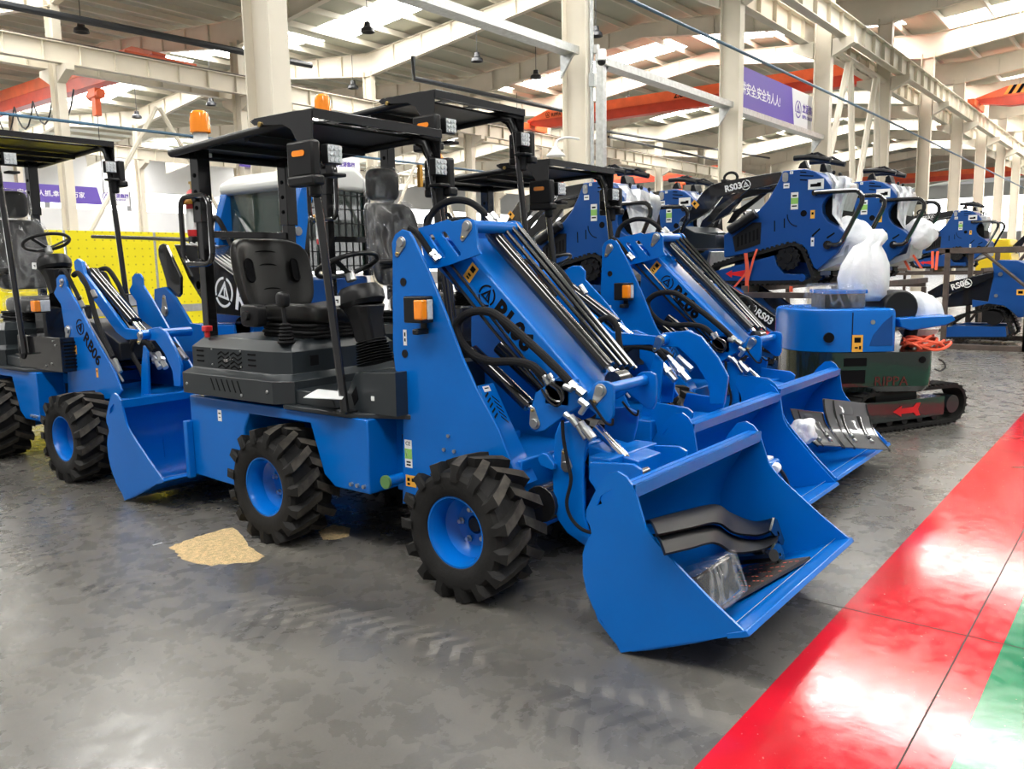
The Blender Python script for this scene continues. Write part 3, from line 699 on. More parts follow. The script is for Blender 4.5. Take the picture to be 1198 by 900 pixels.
# ---- the other model at the left, letters on its tower plates
rb = empty('wheel_loader', LO + Vector((0, 3.92, 0)), 0, 'blue wheel loader at the left edge, RB06 lettered on its tower plate', 'loader', GL)
def front_rb(root):
    OY = Vector((0, 3.92, 0))
    L = lambda m, n, mt, p=root, **k: m.build(n, mt, p, LO + OY, **k)
    m = MB().box(3.11, 3.71, 2.12 + 3.85, 2.95 + 3.85, .30, .62).cyl((3.08, 2.53 + 3.85, .332), (3.74, 2.53 + 3.85, .332), .07)
    L(m, 'front_frame', BLUE, bevel=.008)
    u0 = 3.09
    T = vz(u0, [CB(*p) for p in [(15, 410), (30, 375), (28, 330), (45, 308), (70, 308), (86, 335), (90, 380), (150, 480), (260, 690), (370, 880), (410, 985), (380, 1030), (100, 1050), (92, 850), (80, 640), (55, 480), (20, 430)]])
    pl = []
    for uu in (u0, sym(u0) - .018): pl.append(L(MB().px(T, uu, uu + .018), 'tower_plate', BLUE, bevel=.004))
    for p in ((62, 345),):
        q = at(*CB(*p), u0)
    d = at(*CB(290, 830), u0) - at(*CB(165, 605), u0); d.normalize(); up = Vector((0, d.z, -d.y)); up = up if up.z > 0 else -up
    c = at(*CB(168, 612), u0 - .001)
    emblem_mb(MB(), frame(c - LO - OY, d, up), .062).build('tower_emblem', INK, pl[0])
    text_obj('tower_lettering', 'RB06', .135, frame(c + d * .085 - up * .048 - LO - OY, d, up), INK, pl[0], bold=.003)
    for p, s in (((100, 630), 1.2), ((65, 345), .7)):
        q = at(*CB(*p), u0); o = pin_cap(pl[0], u0, q.y, q.z, s=s); o.location = -OY
    for p in ((143, 745), (268, 880)):
        q = at(*CB(*p), u0 - .001); decal('plate_warning', frame(q - LO - OY, (0, -1, 0), (0, 0, 1)), .03, .07, [DECAL_Y, INK], pl[0], lines=[(0, .2, .5, .2, 1)])
    # inner arms and cylinders, px measured at the near arm
    def X(p, u): return at(*CB(*p), u)
    arm = [(130, 230), (150, 212), (175, 230), (190, 300), (430, 620), (560, 640), (560, 680), (410, 690), (165, 340), (135, 270)]
    L(MB().px([X(p, 3.3)[1:] for p in ((250, 560), (330, 590), (470, 700), (480, 800), (330, 790))], 3.2, 3.6), 'valve_block', BLACK, bevel=.01)
    for uu in (3.28, 3.50): L(MB().px([X(p, uu)[1:] for p in arm], uu, uu + .03), 'boom_arm', BLUE, bevel=.005)
    for uu, off in ((3.36, 0), (3.45, 22)):
        a, b = X((230 + off, 290), uu), X((545 + off, 660), uu); k = a.lerp(b, .8)
        t = L(MB().cyl(a, k, .04, 16), 'tilt_cylinder', GBLACK); L(MB().cyl(k, b, .02, 12), 'piston_rod', CHROME, t)
    a, b = X((180, 240), 3.4), X((460, 660), 3.4); L(MB().cyl(a, b, .028, 12), 'lift_cylinder', GBLACK)
    tipp = [(545, 650), (560, 625), (625, 612), (665, 640), (720, 740), (755, 830), (755, 960), (716, 960), (706, 870), (662, 770), (606, 692), (560, 690)]
    for uu in (3.26, 3.54): L(MB().px([X(p, uu)[1:] for p in tipp], uu, uu + .022), 'tip_bracket', BLUE, bevel=.004)
    q = X((575, 655), 3.27); L(MB().cyl((3.2, q.y, q.z), (3.6, q.y, q.z), .035, 16), 'tip_pin', BLUE)
    pin_cap(root, 3.2, q.y, q.z).location = -OY
    hit = [(535, 720), (560, 760), (570, 1060), (520, 1060), (525, 850)]
    for uu in (3.24, 3.56): L(MB().px([X(p, uu)[1:] for p in hit], uu, uu + .02), 'quick_hitch', BLUE, bevel=.004)
    L(MB().box(3.25, 3.56, 5.78, 5.9, .5, .62), 'hitch_beam', BLUE, bevel=.004)
    for i in range(2):
        a, b = X((585 + 35 * i, 765), 3.3), X((635 + 35 * i, 850), 3.3); L(MB().cyl(a, b, .022, 10).cyl(a.lerp(b, .4), a.lerp(b, .55), .03, 6), 'quick_coupler', ZINC)
        a, b = X((715 + 30 * i, 740), 3.52), X((760 + 30 * i, 800), 3.52); L(MB().cyl(a, b, .02, 10), 'quick_coupler', ZINC)
    def hose(pts, u, r_): return L(MB().tube([X(p, u) for p in pts], r_, 10, curve=6), 'hydraulic_hose', HOSE)
    hose([(55, 290), (80, 285), (130, 380), (165, 450)], 3.1, .016); hose([(130, 310), (160, 300), (210, 380), (250, 520), (290, 640), (360, 790)], 3.13, .02)
    hose([(280, 280), (330, 275), (390, 360), (430, 450), (480, 540)], 3.55, .02); hose([(470, 800), (450, 740), (490, 690), (560, 700), (600, 750)], 3.3, .02)
    hose([(500, 690), (470, 760), (520, 860), (550, 940)], 3.3, .018); hose([(680, 690), (720, 710), (750, 740)], 3.56, .014)
    hose([(265, 300), (310, 300), (340, 360), (360, 400)], 3.5, .016)
    L(MB().tube([X(p, 3.12) for p in ((165, 455), (200, 550), (250, 640), (380, 860), (420, 930))], .008, 8), 'hydraulic_pipe', ZINC)
    for p in ((170, 460), (240, 400), (370, 800), (385, 835)):
        a = X(p, 3.12); L(MB().cyl(a, a + Vector((0, -.04, -.05)), .018, 8), 'hose_fitting', ZINC)
    # head lamps
    for (p, u) in (((155, 355), 3.05), ((480, 455), 3.75)):
        q = X(p, u) if u > 3.5 else at(48, 358, 3.0)
        m = MB().box(q.x - .06, q.x + .06, q.y - .03, q.y + .05, q.z - .055, q.z + .055); h = L(m, 'headlamp', BLACK, bevel=.01)
        s = 1 if u > 3.5 else -1
        L(MB().box(*sorted((q.x + s * .02, q.x + s * .068)), q.y - .042, q.y + .03, q.z - .045, q.z + .045), 'turn_signal', AMBER, h, bevel=.006)
        L(MB().box(*sorted((q.x + s * .018, q.x - s * .055)), q.y - .04, q.y - .02, q.z - .045, q.z + .045), 'lamp_lens', LENS, h, bevel=.004)
    # black side box of the deck
    b0 = [at(18, 402, 2.98), at(79, 438, 2.98)]
    m = MB().box(2.98, 3.84, 6.78, 7.55, .79, 1.06)
    m.mi(1).cyl((2.972, 7.46, .92), (2.982, 7.46, .92), .06, 20).mi(2)
    for y, z in ((6.95, .85), (7.05, .83), (6.86, 1.0), (6.9, 1.03)): m.cyl((2.972, y, z), (2.982, y, z), .008, 8)
    L(m, 'deck_box', [GBLACK, INK, ZINC], bevel=.01)
    m = MB()
    for k in range(8): m.box(3.0, 3.8, 6.765, 6.78, .82 + .028 * k, .832 + .028 * k)
    L(m, 'deck_vent', INK)
front_rb(rb)
def shift(root, fn, *a):
    before = set(bpy.data.objects); fn(root, *a)
rear_parts(rb); wheels(rb); bucket(rb); seat_tall(rb, -.15, .10); raise_canopy(rb, .33)
for n in ('steering_column', 'column_bellows', 'steering_wheel'):
    for c in find(rb, n): c.location.z += .26; c.location.y += .02
MB().box(3.2, 3.62, 3.62, 3.8, .79, 1.28).build('column_base', GBLACK, rb, LO, bevel=.02)
for n in ('joystick', 'battery_switch', 'pedal_box', 'seat_recliner'):
    for c in find(rb, n): drop(c)

loader2 = copy_tree(rb); loader2.location = LO + Vector((1.29, .33, 0))
loader2['label'] = 'middle blue wheel loader of the three, with plastic-wrapped seat and a raised canopy'
b_ = find(loader2, 'bucket')[0]; b_.rotation_euler = (R(9), 0, 0); b_.location += Vector((0, .05, .06))
q = at(488, 205, 5.16)
MB().box(q.x - .018, q.x + .018, q.y - .05, q.y - .015, q.z - .10, q.z + .08).build('yellow_clip', DECAL_Y, loader2, LO + Vector((1.29, .33, 0)), bevel=.004)
# ================================================================ THE HALL
def node_mat(name):
    m = bpy.data.materials.new(name); m.use_nodes = True; nt = m.node_tree
    return m, nt, nt.nodes['Principled BSDF'], nt.nodes.new('ShaderNodeTexCoord')
def ramp(nt, src, stops):
    r = nt.nodes.new('ShaderNodeValToRGB'); e = r.color_ramp.elements
    while len(e) < len(stops): e.new(.5)
    for k, (p, c) in enumerate(stops): e[k].position = p; e[k].color = (*c, 1) if len(c) == 3 else c
    nt.links.new(src, r.inputs['Fac']); return r.outputs['Color']
def noise_n(nt, vec, scale, detail=5, dist=0., rough=.5):
    n = nt.nodes.new('ShaderNodeTexNoise'); n.inputs['Scale'].default_value = scale; n.inputs['Detail'].default_value = detail
    n.inputs['Distortion'].default_value = dist; n.inputs['Roughness'].default_value = rough
    nt.links.new(vec, n.inputs['Vector']); return n.outputs['Fac']
def mixc(nt, fac, a, b, mode='MIX'):
    n = nt.nodes.new('ShaderNodeMix'); n.data_type = 'RGBA'; n.blend_type = mode
    for s, v in ((0, fac), (6, a), (7, b)):
        if isinstance(v, (int, float)): n.inputs[s].default_value = v
        elif isinstance(v, tuple): n.inputs[s].default_value = (*v, 1)
        else: nt.links.new(v, n.inputs[s])
    return n.outputs[2]
def mathn(nt, op, a, b=None):
    n = nt.nodes.new('ShaderNodeMath'); n.operation = op
    for i, v in enumerate((a, b)):
        if v is None: continue
        if isinstance(v, (int, float)): n.inputs[i].default_value = v
        else: nt.links.new(v, n.inputs[i])
    return n.outputs[0]
# polished concrete: mottled, with dusty wipes and the prints of tyre lugs
m, nt, B, TC = node_mat('concrete_floor')
mp = nt.nodes.new('ShaderNodeMapping'); mp.inputs['Scale'].default_value = (1.5, .42, 1); mp.inputs['Rotation'].default_value = (0, 0, .2)
nt.links.new(TC.outputs['Object'], mp.inputs['Vector'])
n1 = noise_n(nt, mp.outputs[0], .9, 7, .6, .62); n2 = noise_n(nt, TC.outputs['Object'], 7, 6, .3, .6); n3 = noise_n(nt, TC.outputs['Object'], 90, 2)
base = ramp(nt, n1, [(.28, (.058, .054, .048)), (.5, (.112, .105, .092)), (.72, (.195, .182, .158))])
base = mixc(nt, .28, base, ramp(nt, n2, [(.3, (.04, .04, .037)), (.7, (.12, .114, .104))]))
base = mixc(nt, .10, base, ramp(nt, n3, [(.3, (.03, .03, .03)), (.7, (.25, .24, .23))]))
# lug prints: slanted bars along two lanes that run across the hall
sx = nt.nodes.new('ShaderNodeSeparateXYZ'); nt.links.new(TC.outputs['Object'], sx.inputs[0])
def lane(x0, w, k, f0):
    c = mathn(nt, 'SUBTRACT', x0, mathn(nt, 'MULTIPLY', sx.outputs[1], k))
    d = mathn(nt, 'ABSOLUTE', mathn(nt, 'SUBTRACT', sx.outputs[0], c))
    inl = mathn(nt, 'LESS_THAN', d, w)
    ph = mathn(nt, 'ADD', mathn(nt, 'MULTIPLY', sx.outputs[1], f0), mathn(nt, 'MULTIPLY', d, 34.))
    wob = mathn(nt, 'MULTIPLY', noise_n(nt, TC.outputs['Object'], 9, 3), 2.6)
    bar = mathn(nt, 'GREATER_THAN', mathn(nt, 'SINE', mathn(nt, 'ADD', ph, wob)), .2)
    return mathn(nt, 'MULTIPLY', inl, bar)
brk = ramp(nt, noise_n(nt, TC.outputs['Object'], 1.5, 5, .5), [(.46, (0, 0, 0)), (.56, (1, 1, 1))])
tr = mathn(nt, 'MAXIMUM', lane(2.92, .15, .22, 60.), lane(3.62, .15, .22, 58.))
tr = mathn(nt, 'MULTIPLY', tr, brk)
base = mixc(nt, mathn(nt, 'MULTIPLY', tr, .7), base, (.20, .187, .165))
tr2 = mathn(nt, 'MULTIPLY', lane(2.45, .16, .12, 63.), brk)
base = mixc(nt, mathn(nt, 'MULTIPLY', tr2, .6), base, (.045, .042, .038))
nt.links.new(base, B.inputs['Base Color'])
nt.links.new(ramp(nt, n2, [(.3, (.2, .2, .2)), (.7, (.36, .36, .36))]), B.inputs['Roughness'])
b_ = nt.nodes.new('ShaderNodeBump'); b_.inputs['Strength'].default_value = .08; b_.inputs['Distance'].default_value = .01
nt.links.new(n2, b_.inputs['Height']); nt.links.new(b_.outputs['Normal'], B.inputs['Normal'])
CONC = m
def epoxy(name, c, joint):
    m, nt, B, TC = node_mat(name)
    n1 = noise_n(nt, TC.outputs['Object'], 1.6, 6, .4); n2 = noise_n(nt, TC.outputs['Object'], 14, 5); n3 = noise_n(nt, TC.outputs['Object'], 45, 3)
    k = ramp(nt, n1, [(.3, tuple(v * .78 for v in c)), (.7, tuple(min(1, v * 1.15) for v in c))])
    k = mixc(nt, ramp(nt, n3, [(.70, (0, 0, 0)), (.76, (.5, .5, .5))]), k, (.42, .40, .37))
    nt.links.new(k, B.inputs['Base Color']); nt.links.new(ramp(nt, n2, [(.3, (.08, .08, .08)), (.75, (.17, .17, .17))]), B.inputs['Roughness'])
    b_ = nt.nodes.new('ShaderNodeBump'); b_.inputs['Strength'].default_value = .035; b_.inputs['Distance'].default_value = .01
    nt.links.new(n2, b_.inputs['Height']); nt.links.new(b_.outputs['Normal'], B.inputs['Normal'])
    B.inputs['Specular IOR Level'].default_value = .4
    return m
EPR = epoxy('red_floor_paint', (.50, .008, .020), 1); EPG = epoxy('green_floor_paint', (.010, .19, .085), 0)
JOINT = mat('floor_joint', (.03, .02, .02), .7)
def sbox(name, m, *b, bevel=0): return struct(MB().box(*b).build(name, m, bevel=bevel))
X0, X1, YB, YF = -8, 112, -11, 62
sbox('floor', CONC, X0, X1, YB, YF, -.12, 0)
sbox('floor_stripe_red', EPR, X0, X1, .42, 1.05, 0, .0022)
sbox('floor_walkway_green', EPG, X0, X1, -2.2, .42, 0, .002)
jm = MB().box(X0, X1, .547, .553, .0022, .0026)
struct(jm.build('floor_joint_long', JOINT))
jm = MB()
for k in range(10): jm.box(3.74 + 5.9 * k, 3.746 + 5.9 * k, -2.2, 20, .0022, .0027)
struct(jm.build('floor_joint_cross', JOINT))
# far walls with window bands
def wall_y(name, y, x0, x1, bands, top=10.2):
    m = MB(); zs = [0] + [z for b in bands for z in b] + [top]
    for a, b in zip(zs[::2], zs[1::2]): m.box(x0, x1, y, y + .2, a, b)
    struct(m.build(name, WALLM))
wall_y('wall_back', YF, X0, X1, [(1.2, 4.2), (6.2, 7.6)])
n_ = 0
for (za, zb) in ((1.2, 4.2), (6.2, 7.6)):
    for k in range(20):
        x = X0 + .1 + 5.9 * k; n_ += 1
        if x > X1: break
        struct(MB().box(x, x + 5.5, YF + .05, YF + .1, za, zb).build('window_%d' % n_, WINM))
m = MB()
for za, zb in ((0, 4.6), (8.6, 10.2)): m.box(X1, X1 + .2, YB, YF, za, zb)
struct(m.build('wall_end', WALLM))
for k in range(12):
    y = YB + .2 + 5.9 * k; n_ += 1
    struct(MB().box(X1 + .05, X1 + .1, y, y + 5.4, 4.6, 8.6).build('window_%d' % n_, WINM))
# grid of columns
GX = [5.68 + 5.9 * k for k in range(17)]
ROWS = [7.6, 25.0, 42.4]
VAL, PEAK = 10.0, 10.75
def hbeam(m, x, y, z0, z1, d=.44, w=.24, t=.02):
    m.box(x - w / 2, x + w / 2, y - d / 2, y - d / 2 + t, z0, z1).box(x - w / 2, x + w / 2, y + d / 2 - t, y + d / 2, z0, z1).box(x - t / 2, x + t / 2, y - d / 2 + t, y + d / 2 - t, z0, z1)
for y in ROWS:
    for k, x in enumerate(GX):
        if y > 40 and k < 1: pass
        m = MB(); hbeam(m, x, y, 0, 9.1)
        for s in ((-1, 1) if y < 30 else (-1,)):                   # runway corbels
            yc = y + s * .25
            m.prism([(yc, 7.28), (yc + s * .55, 7.28), (yc + s * .55, 7.12), (yc, 6.85)], lambda p, x=x: Vector((x - .12, p[0], p[1])), lambda p, x=x: Vector((x + .12, p[0], p[1])))
        struct(m.build('column', CREAM, org=(x, y, 0))).location = (x, y, 0)
def rw(y):
    m = MB(); za, zb = 7.30, 7.86
    m.box(X0, 104, y - .14, y + .14, zb - .025, zb).box(X0, 104, y - .12, y + .12, za, za + .025).box(X0, 104, y - .01, y + .01, za, zb)
    x = X0
    while x < 80:
        m.box(x - .006, x + .006, y - .11, y + .11, za, zb); x += 1.0 if x < 45 else 2
    m.mi(1).box(X0, 104, y - .035, y + .035, zb, zb + .07)
    return struct(m.build('runway_beam', [CREAM, RACK if y > 20 else CRANE]))
for y in (7.12, 8.1, 24.5, 25.5, 41.9): rw(y)
# rafters, purlins, sheets and skylights
def roof_z(y):
    c = ((y - 7.6) / 17.4) % 1.0
    return VAL + (PEAK - VAL) * (1 - abs(2 * c - 1))
for k, x in enumerate(GX):
    for y0, y1 in ((-9.8, -1.1), (-1.1, 7.6), (7.6, 16.3), (16.3, 25), (25, 33.7), (33.7, 42.4), (42.4, 51.1), (51.1, 60)):
        if y0 > 40 and k > 9: continue
        m = MB(); lo = (y0 - 7.6) % 17.4 < 1
        def pr(y, dz): return roof_z(y) - .22 - dz
        ha, hb = (.85, .5) if lo else (.5, .85)
        ya, yb = y0 + 1e-4, y1 - 1e-4
        m.px([(ya, pr(ya, 0)), (yb, pr(yb, 0)), (yb, pr(yb, hb)), (ya, pr(ya, ha))], x - .008, x + .008)
        for dz in (0, 1):
            A = (ya, pr(ya, ha * dz)); Bq = (yb, pr(yb, hb * dz))
            m.px([A, Bq, (Bq[0], Bq[1] - .02), (A[0], A[1] - .02)], x - .1, x + .1)
        for q in range(1, 6):
            y = ya + (yb - ya) * q / 6; m.box(x - .09, x + .09, y - .006, y + .006, pr(y, ha + (hb - ha) * q / 6), pr(y, 0))
        struct(m.build('rafter', CREAM))
y = -9.0
while y < 58:
    if True:
        z = roof_z(y); struct(MB().box(X0, 100, y - .035, y + .035, z - .22, z - .03).build('purlin', PURL))
    y += 1.45
SK = [(x, 1.7) for x in (9.0, 21.3, 33.4, 45.2, 57.0, 68.8)]
def sheets(y0, y1, wins):
    """roof between two eaves lines with skylight strips let into it"""
    def q(nm, x0, x1, ya, yb, mt):
        za, zb = roof_z(ya + 1e-5), roof_z(yb - 1e-5)
        m = MB().px([(ya, za), (yb, zb), (yb, zb + .05), (ya, za + .05)], x0, x1); return struct(m.build(nm, mt))
    x = X0
    for xc, w in wins:
        q('roof_sheet', x, xc - w / 2, y0, y1, CREAMR); x = xc + w / 2
        q('roof_sheet', xc - w / 2, x, y0, y0 + .6, CREAMR); q('roof_sheet', xc - w / 2, x, y1 - .6, y1, CREAMR)
        q('skylight', xc - w / 2, x, y0 + .6, y1 - .6, SKYL)
    q('roof_sheet', x, 112, y0, y1, CREAMR)
RS = [(-2.5, 1.8), (9.2, 1.8), (22.2, 1.7), (35.4, 2.0), (43.4, 1.5), (48.6, 2.0), (55, 2.0), (61, 2.2), (71, 2.4)]
sheets(-9.8, -1.1, RS); sheets(-1.1, 7.6, RS)
LS = [(-1.5, 1.7)] + SK
for a in (7.6, 16.3): sheets(a, a + 8.7, LS)
FS = [(9.5, 1.5), (20.9, 1.8), (32.6, 1.6), (44.5, 1.7), (56, 1.7)]
for a in (25, 33.7, 42.4): sheets(a, a + 8.7, FS)
sheets(51.1, 62, FS)
# bracing between two columns of the near row
m = MB(); x0, x1, y = GX[3], GX[4], 7.6
for a, b in (((x0 + .2, 3.4), (x0 + 2.2, 7.2)), ((x0 + 2.3, 7.2), (x0 + 3.1, 3.2)), ((x0 + 3.3, 3.2), (x1 - .9, 7.2)), ((x1 - .2, 3.3), (x1 - .8, 7.2))):
    m.tube([(a[0], y, a[1]), (b[0], y, b[1])], .09, 6)
m.tube([(x0, y, 3.5), (x1, y, 2.9)], .06, 6); m.tube([(x0, y, 7.2), (x1, y, 7.2)], .09, 6)
struct(m.build('column_bracing', CREAM))
for k in (1, 2, 3):
    m = MB(); x0, x1, y = GX[k], GX[k + 1], 25.0
    for a, b in (((x0 + .2, 2.2), (x1 - 3, 6.6)), ((x1 - .2, 2.2), (x1 - 2.9, 6.6))): m.tube([(a[0], y, a[1]), (b[0], y, b[1])], .07, 6)
    struct(m.build('column_bracing', CREAM))

# ---------------------------------------------------------------- cranes
def crane(x, y0, y1, z, label, hoist, word=None):
    t = empty('overhead_crane', (x, y0, z), 0, label, 'crane', 'red overhead travelling cranes')
    ym = 1.3
    pts = [(y0, z + .25), (y0 + ym, z), (y1 - ym, z), (y1, z + .25), (y1, z + .42), (y1 - ym * .9, z + .8), (y0 + ym * .9, z + .8), (y0, z + .42)]
    m = MB().px([(y0, z + .25), (y0 + ym, z), (y1 - ym, z), (y1, z + .25), (y1, z + .40), (y0, z + .40)], x - .22, x + .22)
    m.build('girder', CRANE, t, (x, y0, z))
    m = MB().px([(y0, z + .40), (y1, z + .40), (y1, z + .45), (y1 - ym * .9, z + .8), (y0 + ym * .9, z + .8), (y0, z + .45)], x - .24, x + .24); m.build('girder_cover', CRANE_L, t, (x, y0, z))
    for yy in (y0, y1):
        m = MB().box(x - 1.2, x + 1.2, yy - .14, yy + .14, z + .03, z + .30).cyl((x - 1, yy - .1, z + .14), (x - 1, yy + .1, z + .14), .13).cyl((x + 1, yy - .1, z + .14), (x + 1, yy + .1, z + .14), .13)
        m.build('end_carriage', CRANE_L, t, (x, y0, z))
    if hoist is not None:
        m = MB().box(x - .25, x + .1, hoist - .25, hoist + .25, z - .4, z - .1).cyl((x - .1, hoist - .4, z - .3), (x - .1, hoist + .4, z - .3), .15).box(x - .2, x, hoist - .14, hoist + .14, z - 1.0, z - .4)
        h = m.build('hoist', CRANE_L, t, (x, y0, z), bevel=.02)
        MB().cyl((x - .1, hoist, z - 1.0), (x - .1, hoist, z - 3.6), .012, 6).build('hoist_chain', PIPE, h, (x, y0, z))
    return t
c1 = crane(33.2, 8.1, 24.5, 7.93, 'long orange red crane girder behind the middle white columns, 2.8t lettered on it', None)
co_ = Vector((33.2, 8.1, 7.93))
def on_girder(px_, py_): q = at(px_, py_, 32.955); return Vector((32.95, q.y, min(max(q.z, 8.40), 8.47))) - co_
text_obj('capacity_lettering', '2.8t', .36, frame(on_girder(788, 122), (0, -1, 0), (0, 0, 1)), INK, c1, bold=.008)
emblem_mb(MB(), frame(on_girder(641, 150) + Vector((0, 0, .10)), (0, -1, 0), (0, 0, 1)), .13).build('crane_emblem', INK, c1)
text_obj('maker_lettering', 'RIPPA GROUP', .22, frame(on_girder(645, 151), (0, -1, 0), (0, 0, 1)), INK, c1, bold=.004)
c2 = crane(15.0, 25.5, 41.9, 7.93, 'red crane with a hoist and looped cable, upper left corner', 29.5)
m = MB(); P = []
for k in range(7):
    for j in range(6):
        t_ = j / 6; P.append((14.6, 30.4 + 1.6 * (k + t_), 7.9 - .9 * math.sin(PI * t_) ** .8))
m.tube(P, .03, 6); m.build('festoon_cable', PIPE, c2, (15.0, 25.5, 7.93))
c3 = crane(42.2, -9.3, 7.12, 7.93, 'red crane with yellow and black end stripes, right edge of the hall', None)
m = MB()
for k in range(3): m.px([(6.05 - .3 * k, 8.4), (5.92 - .3 * k, 8.4), (5.72 - .3 * k, 8.75), (5.85 - .3 * k, 8.75)], 41.94, 41.965)
m.build('hazard_stripe', DECAL_Y, c3, (42.2, -9.3, 7.93))
m = MB()
for k in range(2): m.px([(5.9 - .3 * k, 8.4), (5.77 - .3 * k, 8.4), (5.57 - .3 * k, 8.75), (5.7 - .3 * k, 8.75)], 41.94, 41.965)
m.build('hazard_stripe', INK, c3, (42.2, -9.3, 7.93))
crane(78.0, 8.1, 24.5, 7.93, 'far red crane seen low between the right-hand columns', None)
crane(60.0, 25.5, 41.9, 7.93, 'distant red crane low behind the canopies', 30)
crane(62.0, -9.3, 7.12, 7.93, 'far red crane in the right bay beyond the striped one', None)

# ---------------------------------------------------------------- banners, trays, pipes, lamps
def banner(x0, x1, y, z0, z1, label, text, tx, tsize, lx=None):
    """cloth facing the aisle; x0 < x1; the white end carries the emblem"""
    t = empty('safety_banner', (x0, y, z0), 0, label, 'banner', 'purple safety banners with white ends')
    O = Vector((x0, y, z0)); h = z1 - z0; s = h * .24
    xe = lx if lx else x1
    m = MB().py([(x0, z0), (xe, z0), (xe - s, z1), (x0, z1)], y, y + .02); m.build('purple_field', PURPLE, t, O)
    if lx:
        m = MB().py([(xe, z0), (x1, z0), (x1, z1), (xe - s, z1)], y, y + .02); m.build('white_end', BANW, t, O)
        cx = xe + h * .28; cz = (z0 + z1) / 2
        emblem_mb(MB(), frame(Vector((cx, y - .003, cz)) - O, (1, 0, 0), (0, 0, 1)), h * .24, .003).build('banner_emblem', PURPLE, t)
        text_obj('banner_name', '立派集团', h * .26, frame(Vector((cx + h * .34, y - .003, cz - h * .02)) - O, (1, 0, 0), (0, 0, 1)), PURPLE, t, bold=.008)
        text_obj('banner_subtitle', 'RIPPA GROUP', h * .135, frame(Vector((cx + h * .34, y - .003, cz - h * .2)) - O, (1, 0, 0), (0, 0, 1)), PURPLE, t, bold=.003)
    text_obj('banner_slogan', text, tsize, frame(Vector((tx, y - .003, (z0 + z1) / 2 - tsize * .36)) - O, (1, 0, 0), (0, 0, 1)), INKW, t, bold=tsize * .012)
yb_ = 7.95
bx0, bx1 = atv(867, 100, yb_).x, atv(916, 100, yb_).x
bzz0, bzz1 = atv(905, 140, yb_).z, atv(905, 93, yb_).z
banner(atv(846, 100, yb_).x, atv(962, 100, yb_).x, yb_, bzz0, bzz1, 'purple banner with white slogan between the two right-hand white columns', '人人讲安全,安全为人人!', bx0 - (bx1 - bx0) / 9.0 * 2, (bx1 - bx0) / 9.0, atv(929.5, 130, yb_).x)
L42 = lambda x, y: atv(x, y, 42.1)
banner(L42(-60, 215).x, L42(150, 215).x, 42.1, L42(60, 237).z, L42(60, 216).z, 'purple banner behind the left loader, white characters on it', '安全人人抓,幸福千万家', L42(19, 215).x, (L42(98, 215).x - L42(19, 215).x) / 10.2, L42(118, 220).x)
bz0, bz1 = atv(400, 206, 24.65).z, atv(400, 182, 24.65).z
xe = atv(385, 190, 24.65).x; xr = atv(421, 190, 24.65).x
banner(atv(280, 190, 24.65).x, xr, 24.65, bz0, bz1, 'purple and white banner over the white cab roof', '安全保障', xe - 2.05, .44, xe)

def tray(a, b, label):
    a, b = Vector(a), Vector(b); t = empty('cable_tray', a, 0, label, 'cable tray', 'galvanised cable trays')
    m = MB(); d = (b - a)
    m.prism([(-.12, 0), (.12, 0), (.12, .12), (.11, .12), (.11, .01), (-.11, .01), (-.11, .12), (-.12, .12)], lambda p: Vector((a.x, a.y + p[0], a.z + p[1])), lambda p: Vector((b.x, b.y + p[0], b.z + p[1])))
    m.build('channel', GALV, t, a)
    for k in (.02, .98):
        q = a.lerp(b, k); m = MB(); m.prism([(0, 0), (.0, -.35), (.25, 0)], lambda p: Vector((q.x - .02, q.y + .15 - p[0], q.z + p[1])), lambda p: Vector((q.x + .02, q.y + .15 - p[0], q.z + p[1])))
        m.build('tray_bracket', GALV, t, a)
    return t
tray((atv(703, 60, 7.6).x, 7.6, 4.78), (GX[2] - .14, 7.6, 4.78), 'galvanised cable tray between the middle and right white columns')
tray((GX[2] + .14, 7.6, 4.74), (GX[3] - .14, 7.6, 4.74), 'galvanised cable tray under the purple slogan banner')
zt = atv(655, 60, 7.6).z
tray((GX[0] + .14, 7.6, zt), (GX[1] - .14, 7.6, zt), 'galvanised tray with a light strip, top centre')
p = atv(703, 60, 7.6)
tag(MB().box(p.x - .06, p.x + .06, 7.53, 7.67, 0, p.z).box(p.x - .1, p.x + .1, 7.48, 7.72, 0, .02).build('cable_riser', GALV, org=(p.x, 7.6, 0), bevel=.004), 'galvanised upright cable duct beside the middle white column', 'cable duct').location = (p.x, 7.6, 0)
# things on the middle column
cx_, cy_ = GX[1], 7.6
t = empty('security_camera', (cx_ + .06, 7.33, 4.7), 0, 'white dome security camera on the middle white column', 'camera')
MB().box(cx_ + .03, cx_ + .09, 7.25, 7.35, 4.82, 4.95).build('mount', CWHITE, t, t.location, bevel=.01)
MB().lathe([(0, .0), (.07, 0), (.08, -.04), (.08, -.16), (.07, -.17)], c=(cx_ + .06, 7.2, 4.86), n=20).build('housing', CWHITE, t, t.location)
MB().pad((cx_ + .06, 7.2, 4.68), (.065, .065, .06), 1, 16, 10).build('dome', BLACK, t, t.location)
t = empty('column_lamp', (cx_ - .15, 7.6, 3.5), 0, 'white gooseneck lamp on the left side of the middle column', 'lamp')
zz = at(665, 155, GX[1]).z
t.location = (cx_ - .13, 7.5, 3.5)
O = t.location.copy()
m = MB().tube([(cx_ - .13, 7.5, 3.52), (cx_ - .3, 7.6, 3.54), (cx_ - .42, 7.7, 3.5), (cx_ - .46, 7.72, 3.38)], .02, 8, curve=5); m.build('arm', CWHITE, t, O)
MB().lathe([(0, 3.40), (.05, 3.40), (.07, 3.34), (.15, 3.27), (.15, 3.25), (0, 3.26)], c=(cx_ - .46, 7.72, 0), n=20).build('shade', CWHITE, t, O)
